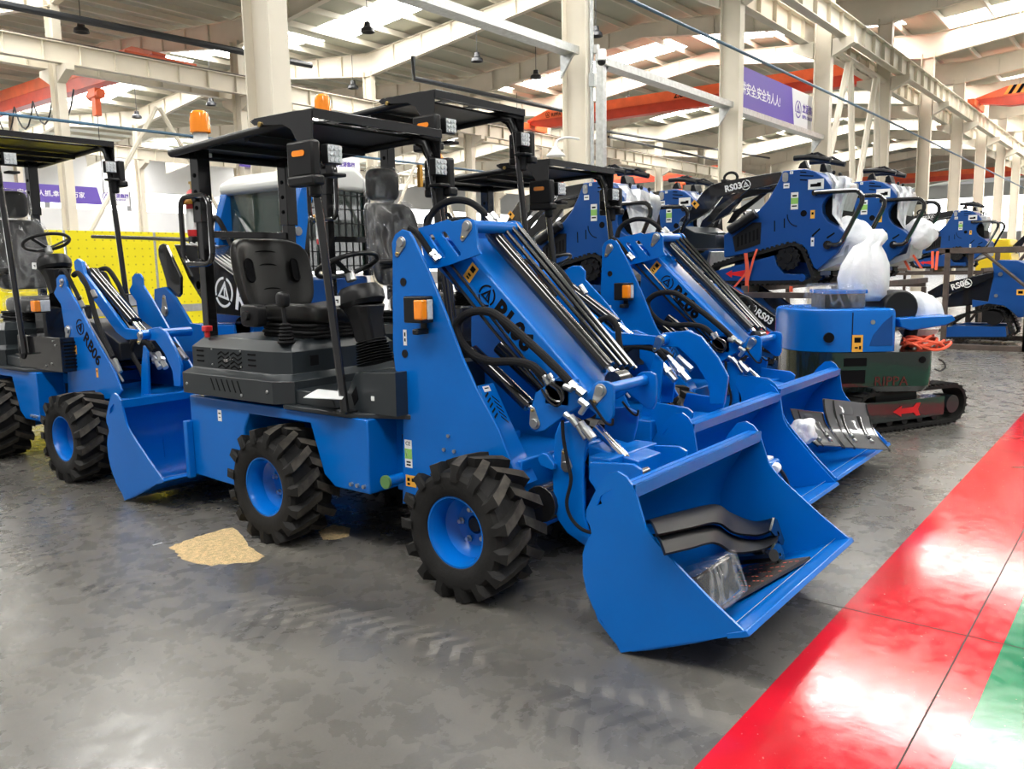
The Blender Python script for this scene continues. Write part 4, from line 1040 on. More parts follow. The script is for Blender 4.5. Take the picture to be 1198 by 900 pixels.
t = tag(MB().cyl((cx_ - .05, 7.31, 0), (cx_ - .05, 7.31, 6.8), .03, 10).box(cx_ - .09, cx_ - .01, 7.24, 7.34, 4.3, 4.5).build('conduit', GALV), 'silver conduit with a switch box down the middle column', 'conduit')
tag(MB().cyl((GX[0] - .14, 7.36, 0), (GX[0] - .14, 7.36, 6.8), .014, 8).build('conduit', CREAM), 'thin conduit down the big left white column', 'conduit')
def pipe(nm, pts, r_, mt, label, cat='pipe', g=None):
    t = tag(MB().tube(pts, r_, 10).build(nm, mt), label, cat, g); return t
# dark sprinkler pipe on the left, pipe in the middle, thin blue air pipes
a, b = atv(3, 5, 23.5), atv(290, 62, 23.5)
pipe('ceiling_pipe', [a + (a - b) * .3, b, b + (b - a) * .35], .10, PIPE, 'thick dark pipe under the roof, upper left')
a, b = atv(0, 133, 24.2), atv(212, 158, 24.2)
pipe('air_pipe', [(a.x - 4, 24.2, a.z), (b.x, 24.2, b.z), (b.x + 40, 24.2, b.z)], .045, BPIPE, 'thin blue pipe below the left crane')
a, b = atv(740, 5, 7.0), atv(1032, 138, 7.0)
pipe('air_pipe', [(GX[0], 7.0, a.z + .1), (GX[1], 7.0, a.z + .05), (b.x, 7.0, b.z), (b.x + 60, 7.0, b.z - .3)], .03, BPIPE, 'thin blue pipe sloping across the right-hand columns')
for a, b, y in (((484, 92), (680, 134), 20.0),):
    a, b = atv(*a, y), atv(*b, y); pipe('ceiling_pipe', [a + Vector((0, 0, .7)), a, b], .08, PIPE, 'dark pipe with a bent end under the centre roof')
for a, b, y, l in (((705, 153), (900, 185), 0, 'dark pipe low behind the long orange red crane'), ((712, 160), (850, 190), 0, 'second dark pipe low behind the long orange red crane')):
    a = atzz(*a, 8.4); b = atv(*b, a.y); pipe('ceiling_pipe', [a, b], .07, PIPE, l)
# high bay lamps
LP = [(95, 33, 29, 'upper left corner under the roof'), (430, 33, 20, 'beside the bright skylight, top centre'), (558, 68, 20, 'under the centre roof'), (697, 38, 14, 'right of the middle column'), (627, 88, 30, 'far under the centre roof'), (735, 117, 30, 'behind the long crane girder'), (247, 120, 33, 'over the amber beacon'), (160, 135, 36, 'over the left loader canopy'), (413, 100, 36, 'left of the centre bent pipe'), (605, 137, 30, 'at the left end of the long crane')]
proto = None
for px_, py_, yv, lb in LP:
    q = atzz(px_, py_, 8.7); zr = roof_z(q.y) - .2
    if proto is None:
        t = empty('pendant_lamp', q)
        MB().lathe([(0, .18), (.09, .18), (.11, .04), (.20, -.02), (.22, -.12), (.20, -.12), (.12, .0), (0, .0)], n=20).build('lamp_shade', PIPE, t)
        MB().cyl((0, 0, 0), (0, 0, 1), .012, 6).build('suspension_rod', PIPE, t, (0, 0, 0))
        proto = t
    else: t = copy_tree(proto); t.location = q
    for c in kids(t):
        if c.name.startswith('suspension'): c.location.z = .17; c.scale.z = max(.05, zr - q.z - .17)
    tag(t, 'dark high bay lamp ' + lb, 'lamp', 'high bay lamps')
# yellow perforated partition
def perf_mat():
    m, nt, B, TC = node_mat('perforated_yellow')
    w = []
    sx = nt.nodes.new('ShaderNodeSeparateXYZ'); nt.links.new(TC.outputs['Object'], sx.inputs[0])
    for i, s in ((0, 0), (2, 0)):
        w.append(mathn(nt, 'POWER', mathn(nt, 'SUBTRACT', mathn(nt, 'FRACT', mathn(nt, 'MULTIPLY', sx.outputs[i], 8.0)), .5), 2))
    d = mathn(nt, 'LESS_THAN', mathn(nt, 'ADD', w[0], w[1]), .012)
    nt.links.new(mixc(nt, d, (.93, .80, .012), (.60, .50, .02)), B.inputs['Base Color']); B.inputs['Roughness'].default_value = .38
    return m
PERF = perf_mat()
yp = 13.0
zt_ = atv(150, 271, yp).z; xa_ = atv(60, 300, yp).x
x = xa_ - 1.2; k = 0
xe_ = atv(330, 300, yp).x
while x < xe_:
    t = empty('partition_panel', (x, yp, 0), 0, None, 'partition', 'yellow perforated partition panels')
    t['label'] = 'yellow perforated metal partition panel behind the black-armed machine, ' + ['first from the left', 'second from the left', 'third from the left', 'fourth from the left', 'fifth from the left', 'sixth from the left'][min(k, 5)]
    MB().box(x + .012, x + 1.388, yp, yp + .03, 1.02, zt_).build('upper_sheet', PERF, t, t.location, bevel=.004)
    MB().box(x + .012, x + 1.388, yp, yp + .03, .12, .9).build('lower_sheet', PERF, t, t.location, bevel=.004)
    m = MB()
    for xx in (x, x + 1.385): m.box(xx, xx + .015, yp + .005, yp + .04, 0, zt_)
    m.box(x, x + 1.4, yp - .005, yp + .04, .9, 1.02); m.build('panel_frame', GALV, t, t.location)
    x += 1.42; k += 1
# ================================================================ TRACKED MINI LOADERS ON RACKS
GT = 'deep blue tracked mini loaders with black arms'
def track_loop(m, pts, x0, x1, th=.035, pitch=.05):
    """rubber belt with lugs round a closed outline of (y, z)"""
    P = [Vector((0, a, b)) for a, b in pts]; n = len(P); c = sum(P, Vector()) / n
    nor = []
    for i in range(n):
        t = P[(i + 1) % n] - P[i - 1]; q = Vector((0, t.z, -t.y)).normalized()
        if q.dot(P[i] - c) < 0: q = -q
        nor.append(q)
    inn = [P[i] - nor[i] * th for i in range(n)]
    m.px([[(p.y, p.z) for p in P], [(p.y, p.z) for p in inn]], x0, x1)
    for i in range(n):
        a, b = P[i], P[(i + 1) % n]; L_ = (b - a).length; k = max(1, int(L_ / pitch)); d = (b - a).normalized(); q = Vector((0, d.z, -d.y))
        if q.dot(a - c) < 0: q = -q
        for j in range(k):
            e = a + (b - a) * ((j + .5) / k)
            m.prism([(-.013, -.002), (.013, -.002), (.009, .017), (-.009, .017)], lambda p: Vector((x0 - .002, 0, 0)) + e + d * p[0] + q * p[1], lambda p: Vector((x1 + .002, 0, 0)) + e + d * p[0] + q * p[1])
    return m
UA = 9.0
AO = Vector((UA + .42, 3.5, 1.25))
def smooth_loop(pts, k=3):
    n = len(pts); out = []
    for i in range(n):
        a, b, c, d = [Vector((*pts[(i + j) % n], 0)) for j in (-1, 0, 1, 2)]
        for q in range(k):
            t = q / k; v_ = .5 * ((2 * b) + (c - a) * t + (2 * a - 5 * b + 4 * c - d) * t * t + (3 * b - a - 3 * c + d) * t ** 3); out.append((v_.x, v_.y))
    return out
def mini_loader():
    t = empty('mini_track_loader', AO)
    L = lambda m, n, mt, p=t, **k: m.build(n, mt, p, AO, **k)
    F = lambda pts, u=UA: vz(u, [C2(*p) for p in pts])
    body = F([(505, 150), (540, 146), (600, 140), (645, 150), (688, 180), (712, 212), (722, 248), (692, 268), (676, 300), (678, 335), (700, 368), (745, 395), (772, 420), (775, 450), (745, 505), (655, 585), (640, 575), (600, 485), (560, 463), (520, 470), (440, 492), (250, 530), (245, 525), (245, 430), (290, 400), (372, 345), (400, 320), (440, 275), (478, 210)])
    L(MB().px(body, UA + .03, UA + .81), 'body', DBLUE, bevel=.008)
    # under the body: hull between the tracks
    z0 = F([(230, 640)])[0][1]
    hull = F([(260, 520), (640, 560), (640, 610), (260, 620)])
    L(MB().px(hull, UA + .24, UA + .60), 'hull', DBLUE)
    loop = F([(178, 590), (200, 562), (330, 522), (470, 484), (540, 464), (572, 468), (600, 490), (625, 550), (645, 605), (642, 632), (615, 642), (420, 645), (240, 645), (195, 630)])
    for x0 in (UA - .0, UA + .63):
        tr = L(track_loop(MB(), loop, x0, x0 + .21), 'track', RUB)
        fr = F([(205, 590), (470, 520), (480, 560), (510, 600), (600, 604), (608, 620), (590, 632), (240, 632)])
        L(MB().px(fr, x0 + .005, x0 + .18), 'track_frame', DBLUE, tr, bevel=.004)
        c = F([(528, 532)])[0]; r_ = .135
        m = MB(); 
        pts = [(c[0] + r_ * (1 if k % 2 else .87) * math.cos(PI * k / 14), c[1] + r_ * (1 if k % 2 else .87) * math.sin(PI * k / 14)) for k in range(28)]
        hs = [[(c[0] + .075 * math.cos(a + .9 * math.cos(b)) + 0 , c[1] + .075 * math.sin(a + .9 * math.cos(b))) for b in ()] for a in ()]
        m.px(pts, x0 + .02, x0 + .06).cyl((x0 - .0, *c), (x0 + .02, *c), .05, 16)
        for k in range(6): m.cyl((x0 + .005, c[0] + .09 * math.cos(k), c[1] + .09 * math.sin(k)), (x0 + .02, c[0] + .09 * math.cos(k), c[1] + .09 * math.sin(k)), .02, 10)
        L(m, 'sprocket', BLACK, tr)
        w = F([(592, 618)])[0]; L(MB().cyl((x0 - .004, *w), (x0 + .1, *w), .04, 16).cyl((x0 - .012, *w), (x0, *w), .015, 10), 'idler_wheel', DBLUE, tr)
    # side fittings
    u = UA + .03
    g = F([(290, 440), (378, 376), (415, 376), (410, 470), (300, 505)], u)
    m = MB().px(g, u - .008, u + .002); m.mi(1)
    for k in range(6):
        a = F([(310 + 17 * k, 440 - 7 * k), (318 + 17 * k, 436 - 7 * k), (318 + 17 * k, 480 - 6 * k), (310 + 17 * k, 484 - 6 * k)], u); m.px(a, u - .010, u - .006)
    L(m, 'side_grille', [BLACK, INK])
    a, b = F([(284, 412), (400, 336)], u)
    L(MB().cyl((u - .06, *a), (u - .06, *b), .055, 16), 'side_cylinder', BLACK, bevel=.006)
    m = MB()
    for q in ([(585, 152), (612, 154), (612, 159), (585, 157)], [(583, 168), (643, 170), (643, 175), (583, 173)], [(583, 186), (615, 188), (615, 193), (583, 191)], [(470, 368), (475, 368), (475, 415), (470, 415)], [(513, 358), (518, 358), (518, 400), (513, 400)], [(635, 432), (670, 400), (673, 406), (638, 440)], [(700, 440), (735, 418), (736, 425), (703, 448)]): m.px(F(q, u), u - .002, u + .002)
    L(m, 'body_slots', INK); m = MB()
    c = F([(600, 336)], u)[0]; m.cyl((u - .002, *c), (u + .002, *c), .034, 20); L(m, 'body_port', INK); m = MB()
    arc = [F([(575 + 52 * math.cos(R(a)) * .9, 345 + 48 * math.sin(R(a)))], u)[0] for a in range(95, 200, 15)]
    m.tube([(u - .001, *p) for p in arc], .006, 6); L(m, 'arc_slot', INK); m = MB()
    m.px(F([(718, 252), (694, 272), (680, 302), (681, 334), (702, 364), (742, 388), (738, 330), (735, 280)], u), u + .1, u + .7); L(m, 'operator_recess', INK)
    def st(nm, pts, ms, **k):
        q = F(pts, u); cy, cz = (q[0][0] + q[1][0]) / 2, (q[0][1] + q[1][1]) / 2
        return decal(nm, frame(Vector((u - .001, cy, cz)) - AO, (0, -1, 0), (0, 0, 1)), abs(q[0][0] - q[1][0]), abs(q[0][1] - q[1][1]), ms, t, **k)
    st('approval_sticker', [(545, 245), (575, 318)], [DECAL_W, DECAL_G, INK], lines=[(0, 0, 1, .36, 1), (0, .3, .6, .1, 2), (0, -.3, .7, .08, 2)])
    st('maker_plate', [(620, 188), (688, 228)], [DECAL_W, INK], lines=[(-.1, -.1, .5, .3, 1), (.2, -.05, .25, .4, 1)])
    st('warning_sticker', [(630, 322), (648, 358)], [DECAL_Y, INK], lines=[(0, .1, .5, .3, 1)])
    st('small_label', [(512, 205), (537, 225)], [DECAL_W, INK], lines=[(0, 0, .7, .2, 1)])
    st('small_label', [(632, 442), (645, 480)], [DECAL_W, INK], lines=[(0, .1, .5, .2, 1)])
    st('corner_label', [(540, 152), (554, 163)], [DECAL_W, INK], lines=[(0, 0, .5, .2, 1)])
    c = F([(520, 178)], u)[0]; m = MB().px(rounded_rect(c[0] - .03, c[0] + .03, c[1] - .05, c[1] + .05, .025), u - .008, u).cyl((u - .014, c[0], c[1] + .01), (u, c[0], c[1] + .01), .018, 12); L(m, 'pivot_cap', ZINC)
    # direction arrow on the near track frame
    ar = F([(258, 600), (285, 585), (285, 595), (345, 584), (340, 600), (345, 616), (285, 606), (285, 618)], UA)
    L(MB().px(ar, UA - .002, UA + .006), 'direction_arrow', REDARROW)
    # lift arms, black, one on each side
    for x0 in (UA + .10, UA + .68):
        arm = F([(195, 210), (250, 195), (500, 152), (508, 170), (500, 200), (440, 215), (300, 245), (235, 262), (180, 330), (105, 370), (62, 402), (50, 388), (60, 360), (95, 330), (160, 240)], UA + .10)
        a_ = L(MB().px(arm, x0, x0 + .06), 'lift_arm', GBLACK, bevel=.005)
        link = F([(330, 232), (360, 225), (230, 330), (195, 372), (170, 372), (200, 320)], UA + .10); L(MB().px(link, x0 + .02, x0 + .05), 'tilt_link', GBLACK, a_)
        if x0 < UA + .3:
            d = Vector((0, *F([(345, 215)], x0)[0])) - Vector((0, *F([(255, 238)], x0)[0])); d.normalize(); up = Vector((0, d.z, -d.y)); up = up if up.z > 0 else -up
            c = Vector((x0 - .001, *F([(256, 243)], x0)[0]))
            text_obj('arm_lettering', 'RS03', .098, frame(c - AO, d, up), INKW, a_, bold=.003)
            c = Vector((x0 - .001, *F([(347, 211)], x0)[0])); emblem_mb(MB(), frame(c - AO, d, up), .055).build('arm_emblem', INKW, a_)
            q = F([(125, 296)], x0)[0]; decal('arm_warning', frame(Vector((x0 - .001, *q)) - AO, (0, -.6, .6), (0, .6, .6)), .06, .09, [DECAL_Y, INK], a_, lines=[(0, .1, .5, .3, 1)])
            q = F([(65, 385)], x0)[0]; L(MB().cyl((x0 - .012, *q), (x0, *q), .03, 14), 'pin_cap', ZINC, a_)
    a, b = F([(285, 195), (440, 225)], UA + .3); L(MB().cyl((UA + .42, a[0], a[1] - .05), (UA + .42, b[0], b[1] + .03), .035, 12), 'lift_cylinder', GBLACK)
    c = F([(265, 170)], UA + .2)[0]
    L(MB().tube([(UA + .3, c[0] + .08 * math.cos(R(a)), c[1] + .06 * math.sin(R(a)) - .02) for a in range(-30, 215, 20)], .016, 8), 'hose_loop', HOSE)
    L(MB().box(UA + .1, UA + .74, c[0] - .03, c[0] + .03, c[1] - .09, c[1] - .05), 'arm_crossbar', GBLACK)
    # bucket, dark grey
    bk = F([(48, 418), (95, 392), (150, 420), (240, 430), (243, 488), (60, 492), (45, 455)], UA + .1)
    m = MB().px(bk, UA - .05, UA + .89).box(UA - .055, UA + .895, bk[0][0] - .02, bk[0][0] + .3, bk[4][1] - .01, bk[4][1] + .01)
    for k in range(5): m.box(UA + .0 + .2 * k, UA + .01 + .2 * k, bk[3][0], bk[1][0], bk[3][1] - .05, bk[3][1] + .03)
    L(m, 'bucket', GREY, bevel=.006)
    # console, levers, bars
    m = MB()
    q = F([(600, 135), (690, 165)], UA + .3)
    m.px(F([(585, 142), (595, 120), (615, 105), (628, 140)], UA + .2), UA + .12, UA + .2); L(m, 'control_console', BLACK, bevel=.006); m = MB().px(F([(655, 150), (660, 118), (678, 112), (690, 150)], UA + .2), UA + .3, UA + .5)
    L(m, 'control_console', BLACK, bevel=.006)
    for x0 in (UA + .12, UA + .62):
        a = F([(562, 96), (600, 92), (650, 92), (722, 104)], UA + .15); L(MB().tube([(x0, *p) for p in a], .028, 8), 'control_bar', BLACK)
        a = F([(575, 90), (638, 78), (662, 72), (716, 100)], UA + .15); L(MB().tube([(x0 + .02, *p) for p in a], .014, 8), 'control_rod', BLACK)
    L(MB().tube([(UA + .12, *F([(640, 78)], UA + .15)[0]), (UA + .66, *F([(640, 78)], UA + .15)[0])], .018, 8), 'reference_bar', BLACK)
    for k in range(4):
        p = F([(745 + 12 * (k % 2), 160 + 4 * k)], UA + .3)[0]; L(MB().tube([(UA + .2 + .12 * k, p[0], p[1] - .12), (UA + .2 + .12 * k, p[0], p[1])], .008, 6).pad((UA + .2 + .12 * k, p[0], p[1]), (.018, .018, .022), .9, 10, 8), 'control_lever', BLACK)
    # grab handles toward the aisle
    for x0 in (UA + .0, UA + .84):
        a = F([(648, 246), (700, 242), (815, 236), (838, 240), (854, 256), (856, 280), (845, 310), (775, 445), (765, 462), (745, 473), (705, 474)], UA)
        L(MB().tube([(x0, *p) for p in a], .024, 10, curve=2).cyl((x0 - .01, *a[0]), (x0 + .04, *a[0]), .03).cyl((x0 - .01, *a[-1]), (x0 + .04, *a[-1]), .045), 'grab_handle', GBLACK)
    # perforated grey guard at the operator's side
    gp = F([(690, 195), (790, 195), (800, 240), (770, 330), (715, 330)], UA + .3)
    L(MB().px(gp, UA + .18, UA + .66), 'operator_pad', GALV, bevel=.02)
    L(MB().px(F([(640, 560), (760, 520), (775, 470), (785, 475), (775, 545), (650, 590)], UA), UA + .1, UA + .74), 'platform', GALV)
    return t
mA = mini_loader()
def offs(px_, py_, u): return at(px_, py_, u) - at(925, 199, UA)
def put_mini(px_, py_, u, label):
    o = copy_tree(mA); o.location = AO + offs(px_, py_, u); return tag(o, label, 'mini loader', GT)
tag(mA, 'blue tracked mini loader on the rack, RS03 on its arm, red arrow below', 'mini loader', GT)
mB = copy_tree(mA); mB.location = AO + Vector((2.15, -.12, .02)); tag(mB, 'second blue tracked mini loader on the rack, right of the one with red arrow', 'mini loader', GT)
mC = copy_tree(mA); mC.location = AO + Vector((-1.25, 1.72, -.08)); tag(mC, 'blue tracked mini loader behind the canopy of the farthest wheel loader', 'mini loader', GT)
mD = copy_tree(mA); mD.location = AO + Vector((.92, 1.95, -.02)); tag(mD, 'blue tracked mini loader partly hidden behind the RS03 arm and grey bucket', 'mini loader', GT)
fo = at(1122, 247, 20.0) - at(925, 199, UA)
mF = copy_tree(mA); mF.location = AO + fo; mF.location.z = AO.z + .05; tag(mF, 'small far blue tracked mini loader above the brown rack at the right edge', 'mini loader', GT)
zF = mF.location.z
# ---- steel racks
def rack(name_lbl, u0, u1, v0, v1, z, uprights, mid=None):
    t = empty('steel_rack', ((u0 + u1) / 2, (v0 + v1) / 2, 0), 0, name_lbl, 'rack', 'brown steel shipping racks')
    O = t.location.copy()
    for vv in (v0, (v0 + v1) / 2, v1): MB().box(u0, u1, vv - .03, vv + .03, z - .07, z).build('cross_beam', RACK, t, O, bevel=.003)
    for uu in (u0, u1): MB().box(uu - .03, uu + .03, v0, v1, z - .13, z - .07).build('side_beam', RACK, t, O, bevel=.003)
    for uu in uprights:
        for vv in (v0, v1): MB().box(uu - .03, uu + .03, vv - .03, vv + .03, 0, z - .13).build('upright', RACK, t, O, bevel=.003)
    for uu in (u0, u1):
        MB().box(uu - .03, uu + .03, v0, v1, .0, .06).build('base_rail', RACK, t, O, bevel=.003)
    return t
zr = AO.z + (at(*C2(300, 645), UA).z - AO.z) - .02
rack('brown steel rack under the two mini loaders with red straps', 8.92, 13.1, 2.72, 4.66, zr, (8.95, 11.0, 13.0))
rack('brown steel rack behind the farthest wheel loader', 7.65, 11.0, 4.78, 6.7, zr - .085, (7.7, 10.9))
qf = mF.location - AO
rack('far brown steel rack carrying the small far mini loader', 8.92 + qf.x, 10.9 + qf.x, 2.72 + qf.y, 4.66 + qf.y, zr + qf.z, (8.95 + qf.x, 10.85 + qf.x))
# tall rack frame at the right edge
t = empty('steel_rack', (16.1, 2.4, 0), 0, 'tall brown steel rack frame with diagonal braces, right edge', 'rack', 'brown steel shipping racks'); O = t.location.copy()
va, vb = at(1103, 405, 16.1).y, at(1199, 405, 16.1).y
zt = at(1150, 290, 16.1).z
for uu in (16.1, 18.3):
    for vv in (va, va + (vb - va) * .36 if uu > 17 else vb, vb):
        MB().box(uu - .04, uu + .04, vv - .04, vv + .04, 0, zt).build('upright', RACK, t, O, bevel=.004)
    for z in (.05, zt - .03): MB().box(uu - .04, uu + .04, vb - .6, va + .15, z - .05, z + .04).build('rail', RACK, t, O, bevel=.004)
for vv in (va, vb): MB().box(16.1, 18.3, vv - .04, vv + .04, .0, .08).build('base_rail', RACK, t, O); MB().box(16.1, 18.3, vv - .04, vv + .04, zt - .08, zt).build('top_rail', RACK, t, O)
MB().tube([(16.1, va - .45, zt), (16.1, vb - .1, .95)], .03, 6).build('brace', RACK, t, O); MB().tube([(16.1, vb + .1, zt), (18.3, vb, .6)], .03, 6).build('brace', RACK, t, O)
MB().tube([(18.3, va, .3), (18.3, va - .9, zt - .1)], .03, 6).build('brace', RACK, t, O)

# ---- red ratchet straps over the near track
UF = UA - .02
def strap(name, label, loops, g='orange red ratchet straps'):
    m = MB()
    for P, w, u in loops:
        Q = [C2(*p) for p in P]
        m.sheet(len(Q) - 1, 1, lambda i, j, Q=Q, w=w, u=u: at(Q[round(i * (len(Q) - 1))][0] + w * (j - .5), Q[round(i * (len(Q) - 1))][1], u), .004)
    return tag(m.build(name, STRAP), label, 'strap', g)
strap('ratchet_strap', 'orange red ratchet strap over the near track, red arrow beside it', [([(395, 492), (380, 535), (365, 590), (352, 640)], 2.6, UA - .03), ([(346, 510), (352, 560), (352, 600), (350, 690)], 4.2, UA - .035)])
strap('ratchet_strap', 'short orange red strap end left of the arrowed strap', [([(350, 595), (325, 625), (295, 660)], 3, UA - .04)])
strap('ratchet_strap', 'orange red strap under the rear of the first rack machine', [([(545, 655), (545, 665), (545, 680)], 4, UA - .03)])
C4 = zoomed(960, 160, 5.0)
for k, (P, u, lb) in enumerate((([(490, 720), (520, 780)], 11.4, 'orange strap hanging under the second rack machine, left strand'), ([(540, 690), (590, 770)], 11.4, 'orange strap hanging under the second rack machine, right strand'), ([(655, 670), (655, 770)], 15.9, 'orange strap behind the tall rack frame, left strand'), ([(685, 670), (675, 780)], 15.9, 'orange strap behind the tall rack frame, right strand'))):
    m = MB(); Q = [C4(*p) for p in P]
    m.sheet(4, 1, lambda i, j: at(Q[0][0] + (Q[1][0] - Q[0][0]) * i + 3.2 * (j - .5), Q[0][1] + (Q[1][1] - Q[0][1]) * i, u), .004)
    tag(m.build('hanging_strap', STRAP), lb, 'strap', 'orange red ratchet straps')

# ---- white plastic draped at the operator's end
def drape(label, off, shape):
    m = MB(); A_, B_ = shape
    def f(i, j):
        k = i * (len(A_) - 1); a = int(min(k, len(A_) - 2)); t_ = k - a
        la = (A_[a][0] + (A_[a + 1][0] - A_[a][0]) * t_, A_[a][1] + (A_[a + 1][1] - A_[a][1]) * t_); lb = (B_[a][0] + (B_[a + 1][0] - B_[a][0]) * t_, B_[a][1] + (B_[a + 1][1] - B_[a][1]) * t_)
        px_, py_ = C2(la[0] + (lb[0] - la[0]) * j, la[1] + (lb[1] - la[1]) * j)
        p = at(px_, py_, UA + .04 + .6 * (1 - j) * (1 - .2 * i)); p = at(px_, py_, UA + .02 + .10 * j + .06 * noise.noise(Vector((i * 3, j * 4, off.x + 2))))
        n = .022 * math.sin(j * 11 + 3 * i) + .03 * noise.noise(Vector((i * 5, j * 7, 3 + off.x)))
        return p + off + Vector((n, 0, n * .4))
    m.sheet(16, 14, f, .004)
    return tag(m.build('plastic_sheet', WRAP), label, 'plastic sheet', 'white plastic sheets on the machines')
S1 = ([(690, 158), (722, 200), (725, 260), (722, 330), (760, 385)], [(815, 182), (805, 215), (775, 300), (765, 360), (768, 395)])
drape('white plastic sheet over the operator end of the arrowed mini loader', Vector((0, 0, 0)), S1)
drape('white plastic sheet over the operator end of the second rack machine', Vector((2.15, -.12, .02)), S1)
drape('white plastic sheet behind the canopy of the farthest wheel loader', Vector((-1.25, 1.72, -.08)), ([(690, 158), (730, 200), (730, 260), (735, 330), (770, 400)], [(850, 190), (850, 260), (870, 340), (850, 400), (800, 440)]))
drape('white plastic sheet on the mini loader half hidden by the grey bucket', Vector((.92, 1.95, -.02)), S1)
def blob(name, c, r, label, mt=WRAP, amp=.25, fr=3., cat='plastic bag', g='white plastic bags on the machines', top=1.):
    def f(p):
        k = (p.z / r[2] + 1) / 2; s = 1 + (top - 1) * k
        q = Vector((p.x * s, p.y * s, p.z)); n = noise.noise(Vector((q.x * fr / r[0] * .4, q.y * fr / r[1] * .4, q.z * fr / r[2] * .4)) + Vector(c)); return q * (1 + amp * n)
    o = MB().pad((0, 0, 0), r, .75, 36, 24, f).build(name, mt, sharp=80); o.location = c
    return tag(o, label, cat, g)
p = at(*C2(800, 470), UA + .25); blob('plastic_bag', p, (.16, .22, .26), 'white plastic bag low on the operator platform of the arrowed loader')
p = at(*C2(1110, 425), UA + 2.5); blob('plastic_bag', p, (.16, .17, .17), 'white plastic bag on the platform of the second rack machine', WRAP, .35)

# ---- machine on the lower level, facing the aisle
CE = zoomed(860, 330, 8.18)
uE = 8.55
EO = at(890, 420, uE); EO.z = 0
t = empty('mini_track_loader', EO, 0, 'blue mini loader at floor level under the rack, white RS03 on its sloping arm', 'mini loader', GT)
L = lambda m, n, mt, p=t, **k: m.build(n, mt, p, EO, **k)
G = lambda pts, u=uE: vz(u, [CE(*p) for p in pts])
body = G([(-260, 20), (-60, 90), (110, 300), (300, 470), (410, 520), (470, 560), (480, 760), (300, 760), (100, 700), (-250, 690)])
L(MB().px(body, uE + .05, uE + .8), 'body', DBLUE, bevel=.008)
arm = G([(-120, -20), (60, 110), (130, 135), (340, 290), (510, 410), (520, 470), (480, 520), (400, 490), (240, 390), (0, 190), (-140, 110)])
for x0 in (uE - .02, uE + .74):
    a_ = L(MB().px(arm, x0, x0 + .06), 'lift_arm', GBLACK, bevel=.005)
    if x0 < uE + .3:
        d = Vector((0, *G([(360, 370)])[0])) - Vector((0, *G([(160, 230)])[0])); d.normalize(); up = Vector((0, d.z, -d.y)); up = up if up.z > 0 else -up
        c = Vector((x0 - .001, *G([(175, 250)])[0])); emblem_mb(MB(), frame(c - EO, d, up), .045).build('arm_emblem', INKW, a_)
        text_obj('arm_lettering', 'RS03', .10, frame(c + d * .055 - up * .036 - EO, d, up), INKW, a_, bold=.003)
a, b = G([(100, 340), (360, 540)]); L(MB().cyl((uE - .01, *a), (uE - .01, *b), .035, 12), 'arm_prop', RED)
m = MB().px(G([(165, 540), (200, 500), (320, 560), (325, 690), (160, 640)]), uE + .04, uE + .05); m.mi(1)
for k in range(4): m.px(G([(235 + 24 * k, 545), (240 + 24 * k, 545), (240 + 24 * k, 650), (235 + 24 * k, 650)]), uE + .037, uE + .042)
L(m, 'side_grille', [BLACK, ZINC])
lp = G([(-200, 760), (-150, 710), (150, 700), (380, 760), (480, 830), (510, 900), (470, 960), (300, 985), (-150, 985)])
for x0 in (uE - .02, uE + .65):
    tr = L(track_loop(MB(), lp, x0, x0 + .2), 'track', RUB)
    L(MB().px(G([(-150, 770), (150, 755), (370, 810), (420, 880), (400, 930), (-140, 940)]), x0 + .01, x0 + .18), 'track_frame', DBLUE, tr)

# ---- machine inside the tall rack, far right
CF = zoomed(1060, 220, 4.283)
uR = 17.0; RO_ = at(1160, 400, uR); RO_.z = 0
t = empty('mini_track_loader', RO_, 0, 'larger blue tracked loader standing inside the tall rack frame, right edge', 'mini loader', GT)
L = lambda m, n, mt, p=t, **k: m.build(n, mt, p, RO_, **k)
G = lambda pts, u=uR: vz(u, [CF(*p) for p in pts])
body = G([(430, 375), (470, 360), (560, 365), (640, 400), (680, 480), (690, 640), (560, 650), (530, 620), (490, 590), (410, 580), (330, 600), (330, 560), (410, 570), (440, 430)])
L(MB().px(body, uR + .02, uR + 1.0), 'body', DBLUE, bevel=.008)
L(MB().px(G([(330, 440), (440, 425), (412, 580), (200, 600), (190, 560)]), uR + .04, uR + .98), 'engine_cover', GBLACK, bevel=.008)
for x0 in (uR - .04, uR + .95):
    a_ = L(MB().px(G([(110, 520), (180, 480), (240, 465), (440, 420), (440, 445), (320, 500), (180, 545), (120, 560)]), x0, x0 + .07), 'lift_arm', GBLACK, bevel=.005)
    if x0 < uR:
        d = Vector((0, *G([(300, 478)])[0])) - Vector((0, *G([(235, 500)])[0])); d.normalize(); up = Vector((0, d.z, -d.y)); up = up if up.z > 0 else -up
        c = Vector((x0 - .002, *G([(232, 512)])[0])); text_obj('arm_lettering', 'RS06', .145, frame(c - RO_, d, up), INKW, a_, bold=.004)
        c = Vector((x0 - .002, *G([(308, 477)])[0])); emblem_mb(MB(), frame(c - RO_, d, up), .08).build('arm_emblem', INKW, a_)
lp = G([(185, 690), (250, 645), (330, 620), (430, 605), (480, 615), (510, 660), (535, 725), (520, 750), (200, 755)])
for x0 in (uR - .03, uR + .75):
    tr = L(track_loop(MB(), lp, x0, x0 + .28), 'track', RUB)
    L(MB().px(G([(190, 700), (260, 690), (500, 695), (505, 745), (200, 745)]), x0 - .005, x0 + .26), 'track_frame', DBLUE, tr)
    c = G([(440, 645)])[0]; L(MB().cyl((x0 + .0, *c), (x0 + .1, *c), .15, 14), 'sprocket', BLACK, tr)
for p, s in (((472, 432), .035), ((450, 540), .03)):
    q = G([p])[0]; L(MB().cyl((uR, *q), (uR + .03, *q), s, 12), 'pin_cap', ZINC)
